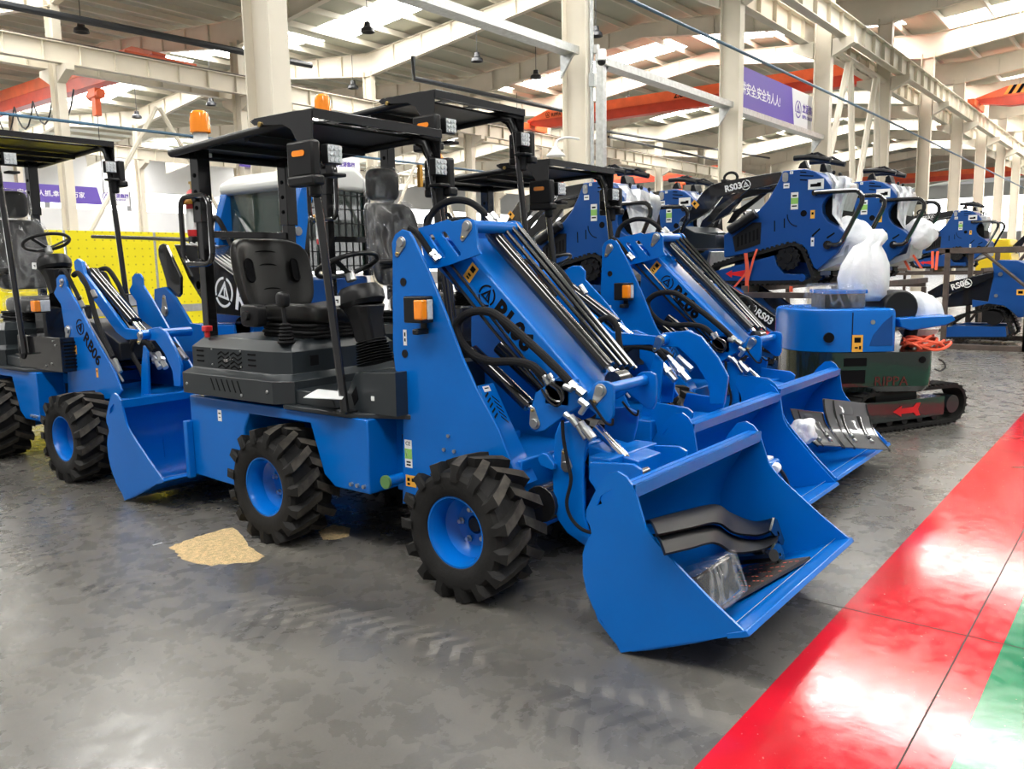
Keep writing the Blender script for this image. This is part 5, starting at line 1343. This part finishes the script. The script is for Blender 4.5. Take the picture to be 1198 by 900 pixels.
q = G([(573, 523)])[0]; decal('warning_sticker', frame(Vector((uR + .018, *q)) - RO_, (0, -1, 0), (0, 0, 1)), .12, .10, [DECAL_Y, INK], t, lines=[(0, 0, .6, .5, 1)])
# yellow machine far behind
uY = 23.0; YO = at(1165, 320, uY); YO.z = 0
t = empty('yellow_compact_machine', YO, 0, 'yellow machine far behind the tall brown rack frame', 'machine')
G = lambda pts, u=uY: vz(u, [CF(*p) for p in pts])
MB().px(G([(345, 335), (430, 330), (430, 255), (520, 255), (525, 330), (540, 420), (345, 420)]), uY, uY + 1.3).build('body', YELP, t, YO, bevel=.03)
MB().px(G([(340, 420), (545, 420), (545, 700), (340, 700)]), uY + .1, uY + 1.2).build('undercarriage', BLACK, t, YO, bevel=.03)
MB().px(G([(510, 300), (600, 215), (615, 225), (540, 330)]), uY + .4, uY + .7).build('boom', GBLACK, t, YO, bevel=.01)

# ================================================================ MINI EXCAVATOR
ex = Vector((.615, -.788, 0)); ey = Vector((.788, .615, 0))
XO = Vector((8.28, 2.28, 0))
t = empty('mini_excavator', XO, 0, 'small blue excavator without its arm, glossy dark base, red arrow on its black track', 'excavator')
EM = Matrix((ex, ey, Vector((0, 0, 1)))).transposed().to_4x4(); EM.translation = XO
ED = (XO - EYEP).dot(FW)
def EP(px_, py_, yo=0.):                 # point of the upright plane through the machine, yo behind it
    d = _ray(px_, py_); n = ey; k = (XO + ey * yo - EYEP).dot(n) / d.dot(n); return EYEP + d * k
def el(px_, py_, yo): q = EP(px_, py_, yo) - XO; return q.dot(ex), q.z
def ring_pts(xl, xr, yf, yb, rl, rr):
    out = []
    for cx, cy, r_, a in ((xr - rr, yb - rr, rr, 0), (xl + rl, yb - rl, rl, 90), (xl + rl, yf + rl, rl, 180), (xr - rr, yf + rr, rr, 270)):
        out += [(cx + r_ * math.cos(R(a + 15 * k)), cy + r_ * math.sin(R(a + 15 * k))) for k in range(7)]
    return out
def ebuild(m, n, mt, p=t, **k):
    bmesh.ops.transform(m.b, matrix=EM.to_3x3().to_4x4(), verts=m.b.verts[:]); return m.build(n, mt, p, None, **k)
YFr = -.55
xl, z1 = el(923, 366, YFr + .3); xr, _ = el(1052, 366, YFr); _, z0 = el(1000, 412, YFr); _, zt = el(1000, 362, YFr)
P = ring_pts(xl, xr, YFr, .5, .42, .08)
m = MB(); loft(m, [[Vector((x, y, z)) for x, y in [(p[0] * s + (1 - s) * (xl + xr) / 2, p[1] * s) for p in P]] for z, s in ((z0, 1), (zt - .05, 1), (zt - .012, .985), (zt, .95))], True)
hs = ebuild(m, 'rear_cover', BLUE, sharp=25)
xd, _ = el(997, 390, YFr)
m = MB().box(xd - .004, xd + .004, YFr - .003, YFr + .01, z0 + .02, zt - .03); ebuild(m, 'cover_gap', INK, hs)
g = [el(*p, YFr) for p in ((1017, 405), (1021, 393), (1033, 378), (1044, 369), (1044, 404))]
ebuild(MB().py(g, YFr - .003, YFr + .005), 'cover_vent', DBLUE, hs)
c = el(969, 395, YFr + .02); ebuild(MB().cyl((c[0], YFr - .004, c[1]), (c[0], YFr + .02, c[1]), .045, 20), 'cover_port', INK, hs)
c = el(1003, 402, YFr); o = decal('warning_sticker', frame(EM.to_3x3() @ Vector((c[0], YFr - .002, c[1])), ex, (0, 0, 1)), .095, .15, [DECAL_Y, INK], hs, lines=[(0, .2, .6, .3, 1), (-.1, -.25, .3, .1, 1), (.25, -.25, .2, .2, 1)])
c = el(1021, 377, YFr); ebuild(MB().cyl((c[0], YFr - .008, c[1]), (c[0], YFr, c[1]), .02, 14), 'key_lock', ZINC, hs)
# dark glossy base
xl2, zb1 = el(921, 412, YFr + .3); xr2, _ = el(1096, 412, YFr - .02); _, zb0 = el(1010, 455, YFr)
P = ring_pts(xl2, xr2, YFr - .03, .52, .44, .12)
m = MB(); loft(m, [[Vector((x, y, z)) for x, y in [(p[0] * s + (1 - s) * (xl2 + xr2) / 2, p[1] * s) for p in P]] for z, s in ((zb0 - .03, .94), (zb0 + .02, .99), (zb0 + .15, 1), (z0 - .004, 1))], True)
ctw = ebuild(m, 'counterweight', DGREEN, sharp=25)
c = el(1022, 449, YFr - .03); text_obj('counterweight_lettering', 'RIPPA', .12, frame(EM.to_3x3() @ Vector((c[0], YFr - .033, c[1] - .02)), ex, (0, 0, 1)), mat('dull_red_letters', (.10, .012, .012), .3), ctw)
for p, r_ in (((1079, 421), .03),): c = el(*p, YFr - .03); ebuild(MB().cyl((c[0], YFr - .036, c[1]), (c[0], YFr, c[1]), r_, 16), 'base_port', INK, ctw)
m = MB()
for (pa, pb) in (((986, 419), (1012, 428)), ((983, 433), (1010, 448))):
    a, b = el(*pa, YFr), el(*pb, YFr); m.box(a[0], b[0], YFr - .034, YFr, b[1], a[1])
ebuild(m, 'base_vents', INK, ctw)
# undercarriage, skewed against the house
td = Vector((.896, -.443, 0)); tn = Vector((.443, .896, 0))
TM = Matrix((tn, td, Vector((0, 0, 1)))).transposed()
def tb(m, n, mt, p=t, **k): bmesh.ops.transform(m.b, matrix=TM.to_4x4(), verts=m.b.verts[:]); return m.build(n, mt, p, None, **k)
q0 = Vector((8.79, 1.49, 0)) - XO; fr = q0.dot(td); nr = q0.dot(tn)
y1 = fr + .12; y0 = y1 - 1.45; hh = .36
lp = []
for cy, a0 in ((y1 - hh / 2, -90), (y0 + hh / 2, 90)): lp += [(cy + hh / 2 * math.cos(R(a0 + 22.5 * k)), hh / 2 + .018 + hh / 2 * math.sin(R(a0 + 22.5 * k))) for k in range(9)]
for x0 in (nr, nr + .68):
    tr = tb(track_loop(MB(), lp, x0, x0 + .22, .03, .06), 'track', RUB)
    f_ = tb(MB().px([(y0 + .12, .09), (y1 - .28, .09), (y1 - .28, .27), (y0 + .12, .29)], x0 + .02, x0 + .2), 'track_frame', DGREEN, tr, bevel=.006)
    tb(MB().cyl((x0 + .01, y1 - .18, .19), (x0 + .2, y1 - .18, .19), .085, 20), 'drive_motor', GREY, tr)
    for k in range(5): tb(MB().cyl((x0 + .03, y0 + .25 + .2 * k, .09), (x0 + .19, y0 + .25 + .2 * k, .09), .04, 12), 'track_roller', BLACK, tr)
    if x0 == nr:
        yb = y1 - .55; ar = [(yb - .42, .18), (yb - .32, .23), (yb - .32, .205), (yb - .16, .205), (yb - .12, .24), (yb - .07, .24), (yb - .10, .18), (yb - .07, .12), (yb - .12, .12), (yb - .16, .155), (yb - .32, .155), (yb - .32, .13)]
        tb(MB().px(ar, x0 + .012, x0 + .022), 'direction_arrow', REDARROW, tr)
tb(MB().box(nr + .15, nr + .75, y0 + .4, y1 - .5, .12, .34).cyl((nr + .45, y0 + .75, .3), (nr + .45, y0 + .75, .52), .26, 24), 'turntable', BLACK, bevel=.01)
# seat base and drum on the house
a, b = el(962, 340, -.3), el(1008, 362, -.3)
sb = ebuild(MB().box(a[0], b[0], -.38, -.02, zt, a[1] - .01), 'seat_base', BLACK, bevel=.01)
ebuild(MB().box(a[0] - .01, b[0] + .01, -.40, 0, a[1] - .03, a[1] + .005), 'seat_base_lid', BLUE, sb, bevel=.006)
ebuild(MB().pad(((a[0] + b[0]) / 2 - .03, -.2, (a[1] + zt) / 2 + .02), ((b[0] - a[0]) / 2 + .05, .23, (a[1] - zt) / 2 + .04), .3, 30, 14, lambda p: p * (1 + .08 * noise.noise(p * 9))), 'seat_base_wrap', CLEAR, sb)
p = EP(1043, 358, -.05); 
ebuild(MB().cyl((el(1043, 358, 0)[0] - .07, -.35, el(1043, 358, 0)[1]), (el(1043, 358, 0)[0] - .07, .2, el(1043, 358, 0)[1]), .16, 24), 'black_drum', BLACK, bevel=.02)
q = [el(*p_, -.4) for p_ in ((1046, 372), (1108, 368), (1112, 374), (1100, 380), (1060, 386), (1048, 382))]
ebuild(MB().py(q, -.5, .1), 'blade', BLUE, bevel=.01)
ebuild(MB().cyl((el(1060, 400, -.2)[0], -.2, el(1060, 400, -.2)[1] - .05), (el(1070, 375, -.2)[0], -.2, el(1070, 375, -.2)[1]), .06, 14), 'blade_post', BLACK)
# white wrapped seat (bag over it), bag on the blade
def wrapshape(label, prof, cpx, yo, seed, r2=.8):
    m = MB(); n = 30; G_ = []
    for k, (py_, xa, xb) in enumerate(prof):
        c = el((xa + xb) / 2, py_, yo); hw = (el(xb, py_, yo)[0] - el(xa, py_, yo)[0]) / 2
        row = []
        for j in range(n):
            a = 2 * PI * j / n; f = 1 + .11 * math.sin(a * 6 + k * .25 + seed) + .05 * math.sin(a * 13 + seed) + .12 * noise.noise(Vector((math.cos(a) * 2, math.sin(a) * 2, k * .5 + seed)))
            row.append(EM @ Vector((c[0] + hw * f * math.cos(a), yo + hw * r2 * f * math.sin(a), c[1])))
        G_.append([m.v(p) for p in row])
    for a, b in zip(G_, G_[1:]):
        for j in range(n): m._f([a[j], a[(j + 1) % n], b[(j + 1) % n], b[j]], True)
    m._f(G_[0]); m._f(G_[-1])
    return tag(m.build('plastic_bag', WRAP, sharp=80), label, 'plastic bag', 'white plastic bags on the machines')
wrapshape('tall white plastic bag tied over the seat of the small excavator', [(352, 1004, 1034), (345, 985, 1037), (325, 983, 1037), (310, 988, 1036), (298, 994, 1034), (288, 1000, 1030), (284, 1010, 1034), (280, 1016, 1038), (274, 1018, 1037), (268, 1022, 1032)], 0, -.15, 1)
wrapshape('white plastic bag over the blade of the small excavator', [(378, 1052, 1100), (370, 1050, 1104), (356, 1052, 1100), (346, 1056, 1090), (341, 1064, 1076)], 0, -.2, 4, .6)
wrapshape('white plastic hanging under the blue blade of the excavator', [(398, 1066, 1086), (392, 1056, 1094), (385, 1052, 1098)], 0, -.15, 6, .5)
# pile of orange straps on the base
m = MB()
for k in range(9):
    P = []
    c = el(1066 + 5 * (k % 3), 402 + 2 * (k // 3), -.35)
    for j in range(9):
        a = j / 8 * 2 * PI * .8 + k; P.append(EM @ Vector((c[0] + (.08 + .012 * k) * math.cos(a) + .01 * k, -.38 + .12 * math.sin(a), z0 + .03 + .02 * (k % 4) + .03 * math.sin(a * 2 + k))))
    m.tube(P, .013, 6, curve=3)
tag(m.build('strap_bundle', STRAP), 'bundle of orange straps on the dark base of the excavator', 'strap')
m = MB().tube([EM @ Vector((*(lambda q: (q[0], -.3))(el(*p, -.3)), el(*p, -.3)[1])) for p in ((1098, 420), (1104, 424), (1106, 430), (1100, 434), (1094, 432))], .008, 6, curve=4); tag(m.build('loose_cable', PIPE), 'black cable end hanging beside the excavator base', 'cable')

# ================================================================ MACHINES BEHIND THE LEFT ROW
u1 = 4.22
CBx = CB
BO = at(230, 420, u1); BO.z = 0
t = empty('wheel_loader', BO, 0, 'blue loader with a black boom lettered RS behind the nearest loader', 'loader', None)
t['label'] = 'blue loader with a glossy black boom and white lettering behind the nearest loader'
L = lambda m, n, mt, p=t, **k: m.build(n, mt, p, BO, **k)
G = lambda pts, u=u1: vz(u, [CB(*p) for p in pts])
hull = G([(600, 390), (660, 378), (720, 440), (810, 590), (890, 600), (1060, 600), (1080, 720), (1000, 760), (700, 760), (600, 700)])
for x0 in (u1, u1 + .59): L(MB().px(hull, x0, x0 + .03), 'side_plate', BLUE, bevel=.006)
L(MB().px(G([(700, 600), (1060, 600), (1080, 900), (640, 900), (640, 640)]), u1 + .2, u1 + .42), 'frame_block', BLUE, bevel=.006)
lug = G([(605, 160), (612, 135), (632, 125), (650, 135), (735, 320), (735, 420), (720, 440), (660, 400), (650, 340), (608, 200)])
for x0 in (u1 + .03, u1 + .56): L(MB().px(lug, x0, x0 + .03), 'boom_mount', GBLACK, bevel=.005)
bm = G([(655, 130), (720, 130), (790, 140), (930, 250), (1130, 400), (1150, 470), (1100, 560), (900, 540), (830, 480), (740, 330)])
b_ = L(MB().px(bm, u1 + .10, u1 + .52), 'boom', GBLACK, bevel=.01)
d = Vector((0, *G([(1050, 440)])[0])) - Vector((0, *G([(950, 400)])[0])); d.normalize(); up = Vector((0, d.z, -d.y)); up = up if up.z > 0 else -up
c = Vector((u1 + .098, *G([(950, 412)])[0])); emblem_mb(MB(), frame(c - BO, d, up), .135).build('boom_emblem', INKW, b_)
text_obj('boom_lettering', 'RS', .28, frame(c + d * .17 - up * .10 - BO, d, up), INKW, b_, bold=.006)
for k in range(4):
    m = MB().tube([Vector((u1 + .14 + .05 * k, *G([(700 + 4 * k, 122)])[0])), Vector((u1 + .14 + .05 * k, *G([(840, 190)])[0])), Vector((u1 + .14 + .05 * k, *G([(1080, 350)])[0]))], .014, 8)
    L(m, 'boom_pipe', ZINC)
for p, s in (((800, 370), 1.8), ((665, 515), 1.8)):
    q = G([p])[0]; o = pin_cap(t, u1 + (.118 if p[0] > 700 else 0), *q, ang=90, s=s); o.location = LO - BO
L(MB().cyl((u1 + .2, *G([(1000, 640)])[0]), (u1 + .4, *G([(1000, 640)])[0]), .12, 20), 'hydraulic_motor', GBLACK)
for x0 in (u1 + .03, u1 + .59):
    w_ = make_wheel(t, Vector((x0, G([(800, 760)])[0][0], .332)) - BO, x0 > u1 + .3, .4)
    w_ = make_wheel(t, Vector((x0, G([(800, 760)])[0][0] - 1.2, .332)) - BO, x0 > u1 + .3, .7)
L(MB().tube([(u1 + .3, *G([(75, 82)])[0]), (u1 + .3, *G([(650, 100)])[0])], .02, 8).box(u1 + .27, u1 + .33, G([(655, 100)])[0][0] - .03, G([(655, 100)])[0][0] + .03, G([(655, 130)])[0][1], G([(655, 60)])[0][1]), 'safety_bar', GBLACK)
# ---- machine with the white cab
uc = 5.0
def cv(px_, py_): return at(px_, py_, uc)
va, vb = cv(264, 220).y, cv(352, 220).y
ztop = cv(300, 206).z; zbot = cv(300, 325).z
KO = Vector((uc + .45, (va + vb) / 2, 0))
t = empty('cab_loader', KO, 0, 'blue loader with a white cab roof, mesh side window and dark glass front', 'loader')
L = lambda m, n, mt, p=t, **k: m.build(n, mt, p, KO, **k)
uk = atv(428, 250, vb).x
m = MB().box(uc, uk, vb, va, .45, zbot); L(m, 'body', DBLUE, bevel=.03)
rf = [(uc - .08, ztop - .06), (uc + .1, ztop + .04), (uk - .15, ztop + .08), (uk + .05, ztop - .05), (uk + .05, ztop - .16), (uc - .06, ztop - .16)]
L(MB().py(rf, vb - .04, va + .04), 'cab_roof', CABW, bevel=.05, seg=4)
for (uu, vv) in ((uc, vb), (uc, va), (uk, vb), (uk, va)): L(MB().box(uu - .04, uu + .04, vv - .04, vv + .04, zbot, ztop - .14), 'cab_post', GBLACK, bevel=.012)
L(MB().box(uc - .005, uc + .005, vb + .04, va - .04, zbot, ztop - .14), 'windscreen', GLASS)
L(MB().box(uc + .04, uk - .04, vb - .005, vb + .005, zbot + .05, ztop - .16), 'side_window', GLASS)
m = MB()
for k in range(9): u_ = uc + .06 + (uk - uc - .12) * k / 8; m.box(u_ - .006, u_ + .006, vb - .05, vb - .04, zbot + .05, ztop - .16)
for k in range(6): z_ = zbot + .1 + (ztop - zbot - .3) * k / 5; m.box(uc + .04, uk - .04, vb - .052, vb - .042, z_ - .005, z_ + .005)
L(m, 'window_mesh', BLACK)
for vv in (va - .02, vb - .02):
    G = [(vv, 0)]
    m = MB().prism([(uc + .1, ztop - .02), (uc - .02, ztop - .05), (uc - .12, ztop - .35), (uc - .22, ztop - .9), (uc - .16, 1.6), (uc - .02, 1.38), (uc + .0, 1.55), (uc - .08, ztop - .9), (uc + .02, ztop - .4), (uc + .1, ztop - .2)], lambda p: Vector((p[0], vv - .05, p[1])), lambda p: Vector((p[0], vv + .05, p[1])))
    a_ = L(m, 'lift_arm', BLUE, bevel=.01)
    L(MB().cyl((uc - .03, vv, 1.6), (uc - .14, vv, ztop - .6), .04, 12), 'lift_cylinder', GBLACK, a_)
    for p in ((uc + .02, ztop - .12), (uc - .12, ztop - .55)): L(MB().cyl((p[0], vv - .07, p[1]), (p[0], vv + .07, p[1]), .04, 12), 'arm_pin', ZINC, a_)
L(MB().tube([(uc - .1, va + .05, ztop - .9), (uc - .12, va + .12, ztop - .5), (uc - .15, va - .05, ztop - .38), (uc - .15, va - .3, ztop - .7)], .025, 8, curve=5), 'hydraulic_hose', HOSE)
L(MB().tube([(uc + .05, va - .03, ztop - .2), (uc - .02, (va + vb) / 2, ztop - .75), (uc + .0, vb + .1, zbot + .05)], .035, 8), 'front_bar', GALV)
for vv in (vb + .02, va - .02):
    for u_ in (uc + .45,):
        L(MB().lathe([(.2, -.12), (.36, -.12), (.40, -.09), (.40, .09), (.36, .12), (.2, .12)], c=(u_, vv, .41), ax='y', n=32, close=True).lathe([(0, -.05), (.2, -.05), (.2, .05), (0, .05)], c=(u_, vv, .41), ax='y', n=24), 'wheel', RUB)

# ================================================================ LOOSE THINGS
def on_plane(px_, py_, P, n):
    d = _ray(px_, py_); return EYEP + d * ((P - EYEP).dot(n) / d.dot(n))
C9 = zoomed(740, 560, 4.5)
BP = Vector((3.0, 1.12, .226)); BN = Vector((0, .405, .914)).normalized()   # floor of the near bucket
# rubber mat
cs = [on_plane(*C9(*p), BP + BN * .012, BN) for p in ((380, 640), (465, 695), (940, 425), (610, 470))]
mc = sum(cs, Vector()) / 4
t = empty('rubber_mat', mc, 0, 'brown rubber mat with red stitch rows lying in the nearest bucket', 'mat')
e1 = (cs[2] - cs[1]).normalized()
m = MB().prism([(0, 0), (1, 0), (1, 1), (0, 1)], lambda p: cs[1].lerp(cs[2], p[0]).lerp(cs[0].lerp(cs[3], p[0]), p[1]) , lambda p: cs[1].lerp(cs[2], p[0]).lerp(cs[0].lerp(cs[3], p[0]), p[1]) + BN * .014)
m.mi(1)
for i in range(9):
    for j in range(10):
        a, b = .06 + i * .105, .05 + j * .1
        if (j + i) % 4 == 3: continue
        def f(p, h, a=a, b=b): s, q = a + .008 * p[0], b + .055 * p[1]; return cs[1].lerp(cs[2], s).lerp(cs[0].lerp(cs[3], s), q) + BN * h
        m.prism([(0, 0), (1, 0), (1, 1), (0, 1)], lambda p: f(p, .0145), lambda p: f(p, .0155))
m.build('mat', [MATTE, STRAP], t, mc)
# carton in clear wrap
q = on_plane(*C9(330, 560), BP, BN)
bx_ = Vector((2.99, 1.405, .25))
t = empty('wrapped_box', bx_, 0, 'dark box in clear plastic at the left end of the nearest bucket', 'box')
RM = Matrix.Rotation(R(-24), 4, 'X')
MB().box(-.13, .17, -.10, .10, -.075, .075, RM).build('box', GBLACK, t, bevel=.01)
MB().pad((.03, 0, 0), (.185, .125, .095), .22, 36, 14, lambda p: p * (1 + .07 * noise.noise(p * 14)), RM).build('plastic_wrap', CLEAR, t)
# black curved mudguards
MUD = mat('matt_mudguard', (.006, .006, .007), .42, spec=.12)
def guard(label, top, low, vt, vl, plate):
    N = len(top) - 1
    O = atv(*C9(*top[2]), vt)
    t = empty('mudguard', O, 0, label, 'mudguard', 'black curved mudguards in the nearest bucket')
    def f(i, j):
        k = i * N; a = int(min(k, N - 1)); s = k - a
        cat_ = lambda l: tuple((lambda p0, p1, p2, p3: .5 * (2 * p1 + (p2 - p0) * s + (2 * p0 - 5 * p1 + 4 * p2 - p3) * s * s + (3 * p1 - p0 - 3 * p2 + p3) * s ** 3))(l[max(a - 1, 0)][c], l[a][c], l[min(a + 1, N)][c], l[min(a + 2, N)][c]) for c in (0, 1))
        A_ = atv(*C9(*cat_(top)), vt); B_ = atv(*C9(*cat_(low)), vl)
        p = A_.lerp(B_, j); p.z += .03 * math.sin(PI * j); return p
    MB().sheet(36, 8, f, .012).build('guard', MUD, t, O)
    x = [atv(*C9(*p), vl - .012) for p in plate[0]]; hl = [atv(*C9(*p), vl - .012) for p in plate[1]]
    pm = MB().py([[(p.x, p.z) for p in x], [(p.x, p.z) for p in hl]], vl - .02, vl - .008); pm.build('bracket_plate', DGREEN, t, O, bevel=.001)
    return t
guard('upper black curved mudguard in the nearest bucket', [(62, 240), (250, 185), (430, 145), (510, 185), (620, 235), (700, 230), (772, 180)], [(130, 300), (280, 268), (440, 235), (530, 285), (640, 300), (700, 290), (735, 270)], 1.60, 1.42, ([(740, 205), (755, 215), (792, 325), (785, 350), (772, 345), (722, 275)], [(752, 275), (762, 280), (768, 300), (758, 298)]))
guard('lower black curved mudguard in the nearest bucket', [(100, 305), (260, 265), (430, 255), (510, 300), (620, 345), (720, 325), (790, 280)], [(170, 400), (300, 370), (430, 340), (530, 390), (640, 385), (700, 370), (760, 340)], 1.54, 1.36, ([(745, 340), (770, 342), (785, 370), (798, 440), (785, 465), (770, 455), (728, 375)], [(762, 392), (772, 388), (776, 405), (766, 410)]))
m = MB(); a, b = on_plane(*C9(495, 430), BP + BN * .10, BN), on_plane(*C9(745, 405), BP + BN * .10, BN)
m.tube([a, b], .028, 10); d_ = a.copy(); m.mi(1).cyl(a - Vector((.01, 0, .05)), a - Vector((-.01, .01, .06)), .012, 8)
tag(m.build('steel_bar', [GBLACK, BRASS]), 'black bar lying below the curved mudguards in the nearest bucket', 'bar')
# grey shiny mudguards in the farthest bucket
C3 = zoomed(900, 440, 7.5)
def shiny(label, ul, ur, v0, v1):
    """ul, ur: the two side edges from top to bottom; v0, v1: depth of top and bottom"""
    N = len(ul) - 1
    def sp(l, k):
        a = int(min(k, N - 1)); q = k - a
        return [(lambda p0, p1, p2, p3: .5 * (2 * p1 + (p2 - p0) * q + (2 * p0 - 5 * p1 + 4 * p2 - p3) * q * q + (3 * p1 - p0 - 3 * p2 + p3) * q ** 3))(l[max(a - 1, 0)][c], l[a][c], l[a + 1][c], l[min(a + 2, N)][c]) for c in (0, 1)]
    n = Vector((.70, .56, .45)).normalized()
    def f(i, j, h=0.):
        A_ = atd(*C3(*sp(ul, j * N)), v0 + (v1 - v0) * j); B_ = atd(*C3(*sp(ur, j * N)), v0 + (v1 - v0) * j)
        return A_.lerp(B_, i) + n * (.07 * math.sin(PI * j) - h)
    O = f(.5, .5)
    t = empty('mudguard', O, 0, label, 'mudguard', 'grey shiny mudguards in the farthest bucket')
    MB().sheet(12, 20, f, .008).build('guard', BLKG, t, O)
    for i0, i1 in ((.0, .03), (.22, .25), (.97, 1.0)):
        MB().sheet(2, 20, lambda i, j: f(i0 + (i1 - i0) * i, j, .010), .014).build('edge_bead', GBLACK, t, O)
    for (i0, i1, j0, j1) in ((.36, .66, .12, .34), (.46, .66, .42, .62), (.33, .43, .3, .92), (.70, .82, .32, .95)):
        MB().sheet(6, 8, lambda i, j: f(i0 + (i1 - i0) * i, j0 + (j1 - j0) * j, .012 * math.sin(PI * i) ** .5 * math.sin(PI * j) ** .5), .006).build('embossed_panel', GBLACK if i1 - i0 < .15 else BLKG, t, O)
    for k in (.39, .76):
        for j in (.68, .78):
            p = f(k, j, .015); MB().cyl(p, p + Vector((-.02, -.02, -.01)), .014, 8).build('fixing_bolt', ZINC, t, O)
    return t
BLKG = mat('moulded_grey_plastic', (.10, .10, .105), .14, coat=.8)
shiny('larger grey shiny mudguard leaning out over the rim of the farthest bucket', [(468, 198), (495, 330), (540, 470), (600, 570), (650, 625)], [(850, 240), (890, 360), (930, 480), (985, 580), (1060, 650)], 6.10, 5.86)
shiny('smaller grey shiny mudguard behind the leaning one in the farthest bucket', [(180, 285), (225, 400), (270, 490), (330, 560), (420, 610)], [(470, 320), (500, 420), (540, 500), (590, 560), (640, 620)], 6.0, 5.86)
q = atd(*C3(300, 490), 5.72); blob('plastic_bag', q, (.09, .07, .08), 'crumpled clear plastic lump inside the farthest bucket', WRAP, .4, 4)
# small blue part in the middle bucket
q = atv(*C7(655, 345), 1.86)
t = empty('spare_part', q, 0, 'small blue part with a black strap lying in the middle bucket', 'part')
t['category'] = 'spare part'
MB().pad((0, 0, 0), (.10, .06, .045), .4, 24, 12).build('casing', BLUE, t)
MB().cyl((-.06, -.07, 0), (-.01, -.07, .01), .03, 12).box(-.05, .04, -.03, .03, .03, .06).build('fitting', DECAL_W, t, bevel=.004)
MB().tube([(.06, -.04, 0), (.08, -.08, -.06), (.10, -.10, -.12), (.06, -.11, -.14)], .012, 6, curve=4).build('strap', BLACK, t)
# fire extinguishers strapped behind the rear posts
def extinguisher(loc, label):
    t = empty('fire_extinguisher', loc, 0, label, 'fire extinguisher', 'small red fire extinguishers')
    MB().lathe([(0, 0), (.045, 0), (.048, .01), (.048, .24), (.035, .28), (.018, .295), (0, .295)], n=24).build('cylinder', RED, t)
    MB().lathe([(.049, .04), (.049, .17)], n=24).build('label_band', DECAL_W, t)
    MB().box(-.055, .055, -.055, .055, .20, .23).build('holder_strap', DECAL_Y, t, bevel=.01)
    MB().cyl((0, 0, .29), (0, 0, .33), .014).box(-.008, .008, -.07, .03, .33, .345).build('valve', BRASS, t)
e_ = at(227, 285, 3.0); extinguisher(Vector((3.08, 4.96, e_.z + .05)), 'red fire extinguisher at the rear post of the nearest loader')
extinguisher(Vector((3.08 + 1.30, 5.28, 1.75)), 'red fire extinguisher at the rear post of the middle loader')
# paper on the floor plate
p = [atv(0, 0, 1)] * 0
pz_ = lambda px_, py_, z: EYEP + _ray(px_, py_) * ((z - EYE) / _ray(px_, py_).z)
ps = [pz_(*q, .875) for q in ((355, 466), (372, 456), (405, 460), (400, 468))]
tag(MB().pz([(q.x, q.y) for q in ps], .876, .880).build('paper_sheet', PAPER), 'white paper lying on the floor plate of the nearest loader', 'paper')
# sawdust
def heap(label, pts, h):
    m = MB(); n = len(pts); c = sum((Vector((p.x, p.y, 0)) for p in pts), Vector()) / n; rings = []
    N = 48
    def edge(a):
        k = a * n; i = int(k) % n; s = k - int(k); return Vector((pts[i].x, pts[i].y, 0)).lerp(Vector((pts[(i + 1) % n].x, pts[(i + 1) % n].y, 0)), s)
    rows = []
    for r_ in (1, .8, .55, .3):
        row = []
        for j in range(N):
            e = edge(j / N); q = c.lerp(e, r_ * (1 + .10 * noise.noise(Vector((j * .9, r_ * 4, 1))) if r_ == 1 else r_)); q.z = .0015 + h * (1 - r_) ** .7 * (1 + .6 * noise.noise(q * 9)); row.append(m.v(q))
        rows.append(row)
    for a, b in zip(rows, rows[1:]):
        for j in range(N): m._f([a[j], a[(j + 1) % N], b[(j + 1) % N], b[j]], True)
    q = c.copy(); q.z = h; cv_ = m.v(q)
    for j in range(N): m._f([rows[-1][j], rows[-1][(j + 1) % N], cv_], True)
    return tag(m.build('sawdust', SAND), label, 'sawdust', kind='stuff')
heap('patch of pale yellow sawdust on the floor by the rear wheel', [pz_(*q, 0) for q in ((197, 641), (214, 634), (232, 628), (252, 622), (272, 617), (282, 625), (292, 640), (309, 651), (300, 658), (272, 660), (240, 662), (212, 655), (208, 648))], .004)
heap('small pale sawdust patch on the floor between the two near wheels', [pz_(*q, 0) for q in ((372, 622), (390, 614), (410, 618), (408, 628), (392, 632), (378, 632))], .003)
ps = pz_(184, 637, 0); tag(MB().box(-.03, .03, -.006, .006, 0, .003).build('paper_strip', PAPER), 'tiny pale paper strip on the floor left of the sawdust', 'paper').location = (ps.x, ps.y, 0)
WORLD = 0.26; EXPO = 0.6
# ================================================================ light and camera
w = bpy.data.worlds.new('daylight'); sc.world = w; w.use_nodes = True
bg = w.node_tree.nodes['Background']; bg.inputs['Color'].default_value = (1, .985, .96, 1); bg.inputs['Strength'].default_value = WORLD
def area(name, loc, rot, sx, sy, e, col=(1, .98, .95)):
    l = bpy.data.lights.new(name, 'AREA'); l.shape = 'RECTANGLE'; l.size = sx; l.size_y = sy; l.energy = e; l.color = col
    o = bpy.data.objects.new(name, l); COL.objects.link(o); o.location = loc; o.rotation_euler = rot; return o
cam = bpy.data.cameras.new('camera'); co = bpy.data.objects.new('camera', cam); COL.objects.link(co)
cam.sensor_width = 36; cam.sensor_fit = 'HORIZONTAL'; cam.lens = FPX * 36 / 1198; cam.clip_end = 400; cam.clip_start = .05
M = Matrix((RT, UP, -FW)).transposed().to_4x4(); M.translation = EYEP; co.matrix_world = M
sc.camera = co
vs = sc.view_settings; vs.view_transform = 'Standard'; vs.look = 'None'; vs.gamma = 1; vs.exposure = EXPO; vs.use_curve_mapping = False
sc.cycles.use_denoising = True
sc.cycles.max_bounces = 7; sc.cycles.diffuse_bounces = 4; sc.cycles.glossy_bounces = 4; sc.cycles.transparent_max_bounces = 12
sc.cycles.sample_clamp_indirect = 6
